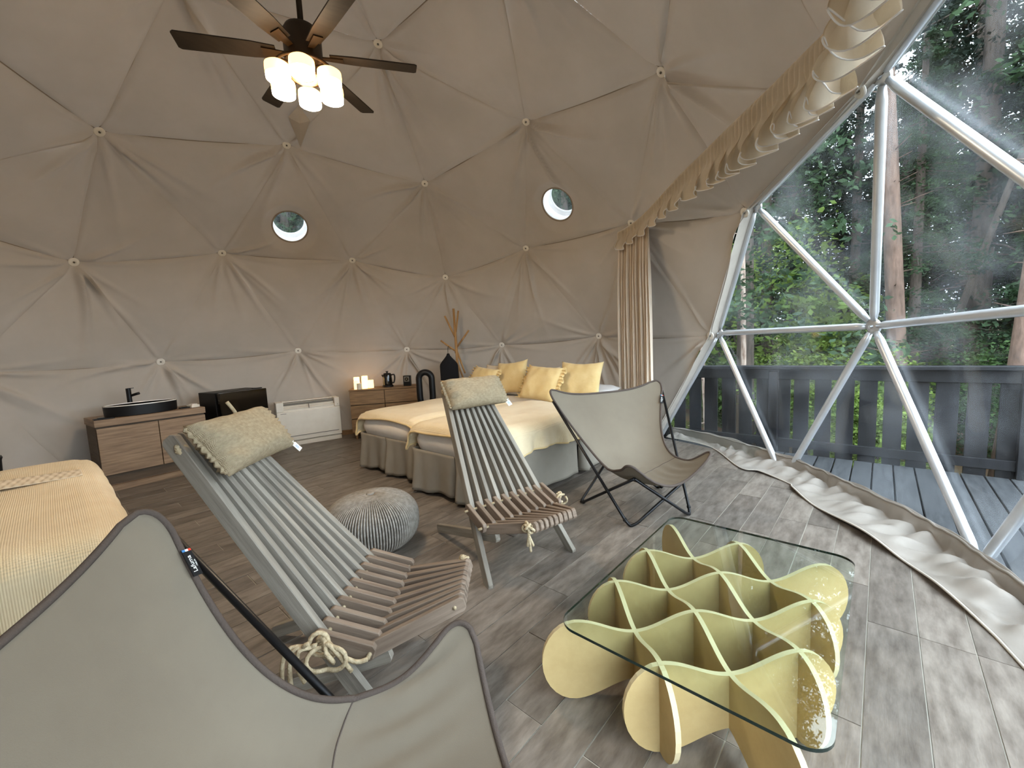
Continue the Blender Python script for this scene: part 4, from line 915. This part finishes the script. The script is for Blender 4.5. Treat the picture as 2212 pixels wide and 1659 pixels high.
# ------------------------------------------------------------------ deck and railing outside the window
DZ = -.075; S_DECK = structure('deck'); pw = .146; RX = 4.10; shared = {}
k = 0
for r in range(-2, 34):
    y1 = -.62 - r * pw + .40; y0 = y1 - pw + .011; yc = (y0 + y1) / 2; dd = 3.80 ** 2 - (yc - DC.y) ** 2
    segs = []
    x_in = DC.x + math.sqrt(dd) if dd > 0 else -2.5
    if x_in < RX - .05: segs.append((x_in, RX - .02))
    for x0, x1 in segs:
        b = MB(); b.box((0, 0, -.016), (x1 - x0, y1 - y0, .032)); o = b.build('deck_plank', 'deck', S_DECK, bevel=.003); o.location = ((x0 + x1) / 2, yc, DZ)
MB().box((RX - 1.3, -2.9, DZ - .12), (2.5, 5.6, .10)).build('joist_frame', 'rail_paint', S_DECK)
rl = thing('deck_railing', 'dark grey timber railing with upright boards at the deck edge', 'railing', (RX, -2.4, DZ)); RH = .955
MB().box((.0, 0, RH - .018), (.13, 6.4, .036)).build('top_rail', 'rail_paint', rl, bevel=.004)
MB().box((.03, 0, RH - .095), (.035, 6.4, .11)).build('upper_beam', 'rail_paint', rl, bevel=.003)
MB().box((.03, 0, .10), (.035, 6.4, .09)).build('lower_beam', 'rail_paint', rl, bevel=.003)
rr = random.Random(5); y = -3.15; pr = None
while y < 3.15:
    wd = rr.uniform(.136, .150)
    b = MB(); b.box((0, 0, 0), (.022, wd, 1.04)); o = b.build('board', 'rail_paint', rl, bevel=.002); o.location = (.06, y + wd / 2, .37); o.rotation_euler = (rr.uniform(-.006, .006), 0, 0)
    y += wd + rr.uniform(.030, .058)
for y in (-2.9, -1.1, .7, 2.5): MB().box((.005, y, RH / 2 - .03), (.085, .085, RH - .06)).build('post', 'rail_paint', rl, bevel=.003)
# ------------------------------------------------------------------ ground
def gz(x, y):
    d = math.hypot(x, y); return -.95 + .055 * max(0, d - 6) + .12 * math.sin(x * .7) * math.sin(y * .6)
S_G = structure('ground')
MB().grid(lambda u, v: Vector((lerp(-45, 45, u), lerp(-45, 45, v), gz(lerp(-45, 45, u), lerp(-45, 45, v)) - (.35 if math.hypot(lerp(-45, 45, u), lerp(-45, 45, v)) < 5 else 0))), 90, 90).build('forest_floor', 'forest_floor', S_G, smooth=True)
# ------------------------------------------------------------------ trees
def leaf_mesh(name, mt, pts, size, droop=.3, seed=0, aspect=.45):
    g = np.random.default_rng(seed); n = len(pts); P = np.array(pts)
    d = g.normal(size=(n, 3)); d[:, 2] = d[:, 2] * .5 - droop; d /= np.linalg.norm(d, axis=1)[:, None]
    s = np.cross(d, g.normal(size=(n, 3))); s /= np.linalg.norm(s, axis=1)[:, None] + 1e-9; L = size * g.uniform(.6, 1.4, (n, 1))
    V = np.stack([P, P + d * L * .5 + s * L * aspect * .5, P + d * L, P + d * L * .5 - s * L * aspect * .5], 1).reshape(-1, 3)
    me = bpy.data.meshes.new(name); F = np.arange(4 * n).reshape(-1, 4); me.vertices.add(4 * n); me.vertices.foreach_set('co', V.ravel()); me.loops.add(4 * n); me.loops.foreach_set('vertex_index', F.ravel())
    me.polygons.add(n); me.polygons.foreach_set('loop_start', np.arange(0, 4 * n, 4)); me.update(calc_edges=True); me.materials.append(MATS[mt]); return me
def conifer_points(h, z0, rad, nb, per, seed):
    g = np.random.default_rng(seed); out = []; bran = []
    for _ in range(nb):
        f_ = g.uniform(0, 1) ** 1.15; z = z0 + (h - z0) * f_; L = rad * (1 - f_) ** .75 * g.uniform(.6, 1.1) + .25; a = g.uniform(0, 2 * PI); dr = g.uniform(.12, .42)
        t = g.uniform(.10, 1, per) ** .8; sp = .16 * L * (1.15 - t) + .05
        side = g.normal(size=per) * sp; x = t * L; zz = z - dr * L * t ** 1.5 + g.normal(size=per) * .05 - abs(side) * .35
        out.append(np.stack([x * math.cos(a) - side * math.sin(a), x * math.sin(a) + side * math.cos(a), zz], 1)); bran.append((z, a, L, dr))
    return np.concatenate(out), bran
TREE = {}
for key, (h, z0, rad, nb, per, mt, size, sd) in {'tall': (17, 3.2, 2.6, 190, 120, 'needles_dark', .11, 1), 'mid': (11, .8, 2.1, 170, 120, 'needles_mid', .09, 2), 'slim': (14, 1.6, 1.8, 180, 110, 'needles_dark', .10, 3)}.items():
    pts, br = conifer_points(h, z0, rad, nb, per, sd); TREE[key] = (h, leaf_mesh('foliage', mt, pts, size, .35, sd), br)
def trunk_mesh(h, r, mt, lean, seed, stubs=8, br=()):
    b = MB(); rr = random.Random(seed); P = [(lean[0] * t + .05 * math.sin(3 * t + seed), lean[1] * t, h * t) for t in [q / 10 for q in range(11)]]
    b.tube(P, [r * (1.25 if q == 0 else 1) * (1 - .62 * q / 10) * rr.uniform(.96, 1.04) for q in range(11)], 14)
    for _ in range(stubs):
        z = rr.uniform(.6, h * .5); a = rr.uniform(0, 6.28); L = rr.uniform(.06, .35); t = z / h; c = Vector((lean[0] * t, lean[1] * t, z)); d = Vector((math.cos(a), math.sin(a), rr.uniform(-.1, .4)))
        b.tube([c, c + d * (r + L)], [.012, .004], 5)
    for z, a, L, dr in br[::3]:
        c = Vector((0, 0, z)); b.tube([c, c + Vector((math.cos(a) * L * .5, math.sin(a) * L * .5, -dr * L * .35)), c + Vector((math.cos(a) * L * .9, math.sin(a) * L * .9, -dr * L * .85))], [.022, .014, .005], 4)
    return b
def new_tree(key, x, y, s, rz, label, group, bark='bark_grey', r=.16):
    h, me, br = TREE[key]; t = thing('conifer', label, 'tree', (x, y, gz(x, y) - .1), rz, group); t.scale = (s, s, s)
    if key + bark not in TREE: TREE[key + bark] = trunk_mesh(h, r, bark, (0, 0), len(key), 6, br).build('trunk', bark, t, smooth=True)
    else:
        o = TREE[key + bark].copy(); COL.objects.link(o); o.parent = t
    o = bpy.data.objects.new('foliage', me); COL.objects.link(o); o.parent = t; return t
rr = random.Random(12); used = []
def far_ok(x, y, d): return all((x - a) ** 2 + (y - b_) ** 2 > d * d for a, b_ in used)
GT = 'conifers of the forest around the tent'; GLB = 'dark conifer in the dense forest beyond the deck railing'; n = 0
keys = ['tall', 'mid', 'slim']
for ring, (r0, r1, cnt, dmin) in enumerate(((8.8, 11.5, 12, 2.0), (11.5, 16, 36, 1.7), (16, 24, 74, 1.6))):
    c = 0; tries = 0
    while c < cnt and tries < 3000:
        tries += 1; a = rr.uniform(.6, 1.5) if rr.random() < .36 else rr.uniform(-.62, .6); d = rr.uniform(r0, r1); x, y = d * math.cos(a), d * math.sin(a)
        if not far_ok(x, y, dmin): continue
        used.append((x, y)); key = rr.choice(keys) if ring else rr.choice(['mid', 'slim', 'mid'])
        sc = rr.uniform(.8, 1.15) * (1 if ring < 2 else 1.12)
        if -.04 < math.atan2(y - CAM.y, x - CAM.x) < .12: sc *= .70        # scaled down to open the canopy, so bright sky reflects in the table glass
        new_tree(key, x, y, sc, rr.uniform(0, 6.28), *((GLB, GT) if a < .6 else ('dark conifer behind the tent, glimpsed only through the round portholes', 'conifers behind the portholes'))); c += 1
# the trunks that stand out
def lone(x, y, h, r, bark, lean, label, seed, stubs):
    t = thing('pine_tree', label, 'tree', (x, y, gz(x, y) - .1)); trunk_mesh(h, r, bark, lean, seed, stubs).build('trunk', bark, t, smooth=True)
    pts, br = conifer_points(6, 0, 1.9, 60, 90, seed); o = bpy.data.objects.new('foliage', leaf_mesh('foliage', 'needles_mid', pts, .10, .3, seed)); COL.objects.link(o); o.parent = t; o.location = (lean[0], lean[1], h - 5.5); return t
lone(7.5, -2.86, 15, .125, 'bark_pink', (.1, .9, 0), 'tall bare pinkish pine trunk seen through the middle of the window', 3, 26)
lone(7.0, -.80, 13, .150, 'bark_grey', (0, .05, 0), 'grey tree trunk with peeling bark at the left side of the window', 4, 14)
lone(9.2, -3.0, 9, .06, 'bark_grey', (.3, -2.2, 0), 'thin leaning trunk to the right of the pink pine', 5, 10)
lone(6.5, -3.72, 11, .085, 'bark_pink', (.2, -.6, 0), 'slim pinkish trunk behind the railing at the right edge', 6, 12)
lone(5.5, -.60, 8, .037, 'bark_pale', (.1, .4, 0), 'thin pale birch trunk behind the railing, leftmost', 7, 4)
lone(5.55, -1.09, 8, .042, 'bark_pale', (.1, .1, 0), 'pale patchy trunk behind the railing below the grey trunk', 8, 4)
# shrubs
SH = []
for q, (mt, rad) in enumerate((('leaf_light', 1.0), ('leaf_mid', 1.1), ('leaf_light', .8))):
    g = np.random.default_rng(50 + q); N_ = 9000; u = g.normal(size=(N_, 3)); u /= np.linalg.norm(u, axis=1)[:, None]; rad_ = g.uniform(.35, 1, (N_, 1)) ** .5
    lump = 1 + .22 * np.sin(u[:, :1] * 5 + q) * np.sin(u[:, 1:2] * 6) + .15 * np.sin(u[:, 2:] * 9); P = u * rad_ * lump * np.array([rad, rad, rad * .85]) + np.array([0, 0, rad * .9])
    P[:, 2] = np.round(P[:, 2] / .16) * .16 + g.normal(size=N_) * .035; SH.append(leaf_mesh('leaves', mt, P, .060, .15, 60 + q, .55))
def shrub(q, x, y, s, label, group=None):
    t = thing('shrub', label, 'shrub', (x, y, gz(x, y) - .05), rr.uniform(0, 6.28), group); t.scale = (s, s, s)
    o = bpy.data.objects.new('leaves', SH[q]); COL.objects.link(o); o.parent = t
    b = MB()
    for k in range(6): a = k * 1.05; b.tube([(0, 0, 0), (.2 * math.cos(a), .2 * math.sin(a), .5), (.5 * math.cos(a), .5 * math.sin(a), 1.1)], [.02, .014, .006], 5)
    b.build('stems', 'bark_grey', t)
shrub(0, 8.2, -2.0, 1.25, 'bright yellow-green bush above the railing, left of the pink pine trunk')
shrub(2, 7.6, -1.25, 1.1, 'pale green bush above the railing beside the grey trunk')
shrub(0, 9.6, -.35, 2.3, 'tall light green leafy tree at the left of the window')
for k in range(22):
    a = rr.uniform(-1.1, .25); d = rr.uniform(6.3, 11); x, y = d * math.cos(a), d * math.sin(a)
    shrub(rr.choice([0, 1, 1, 2]), x, y, rr.uniform(.5, .95), 'green undergrowth bush on the forest floor behind the railing', 'undergrowth behind the railing')
for o in SC.objects:
    if o.name.split('.')[0] in ('foliage', 'leaves', 'stems', 'trunk') and o.parent and o.name.split('.')[0] in ('foliage', 'leaves'): o['kind'] = 'stuff'
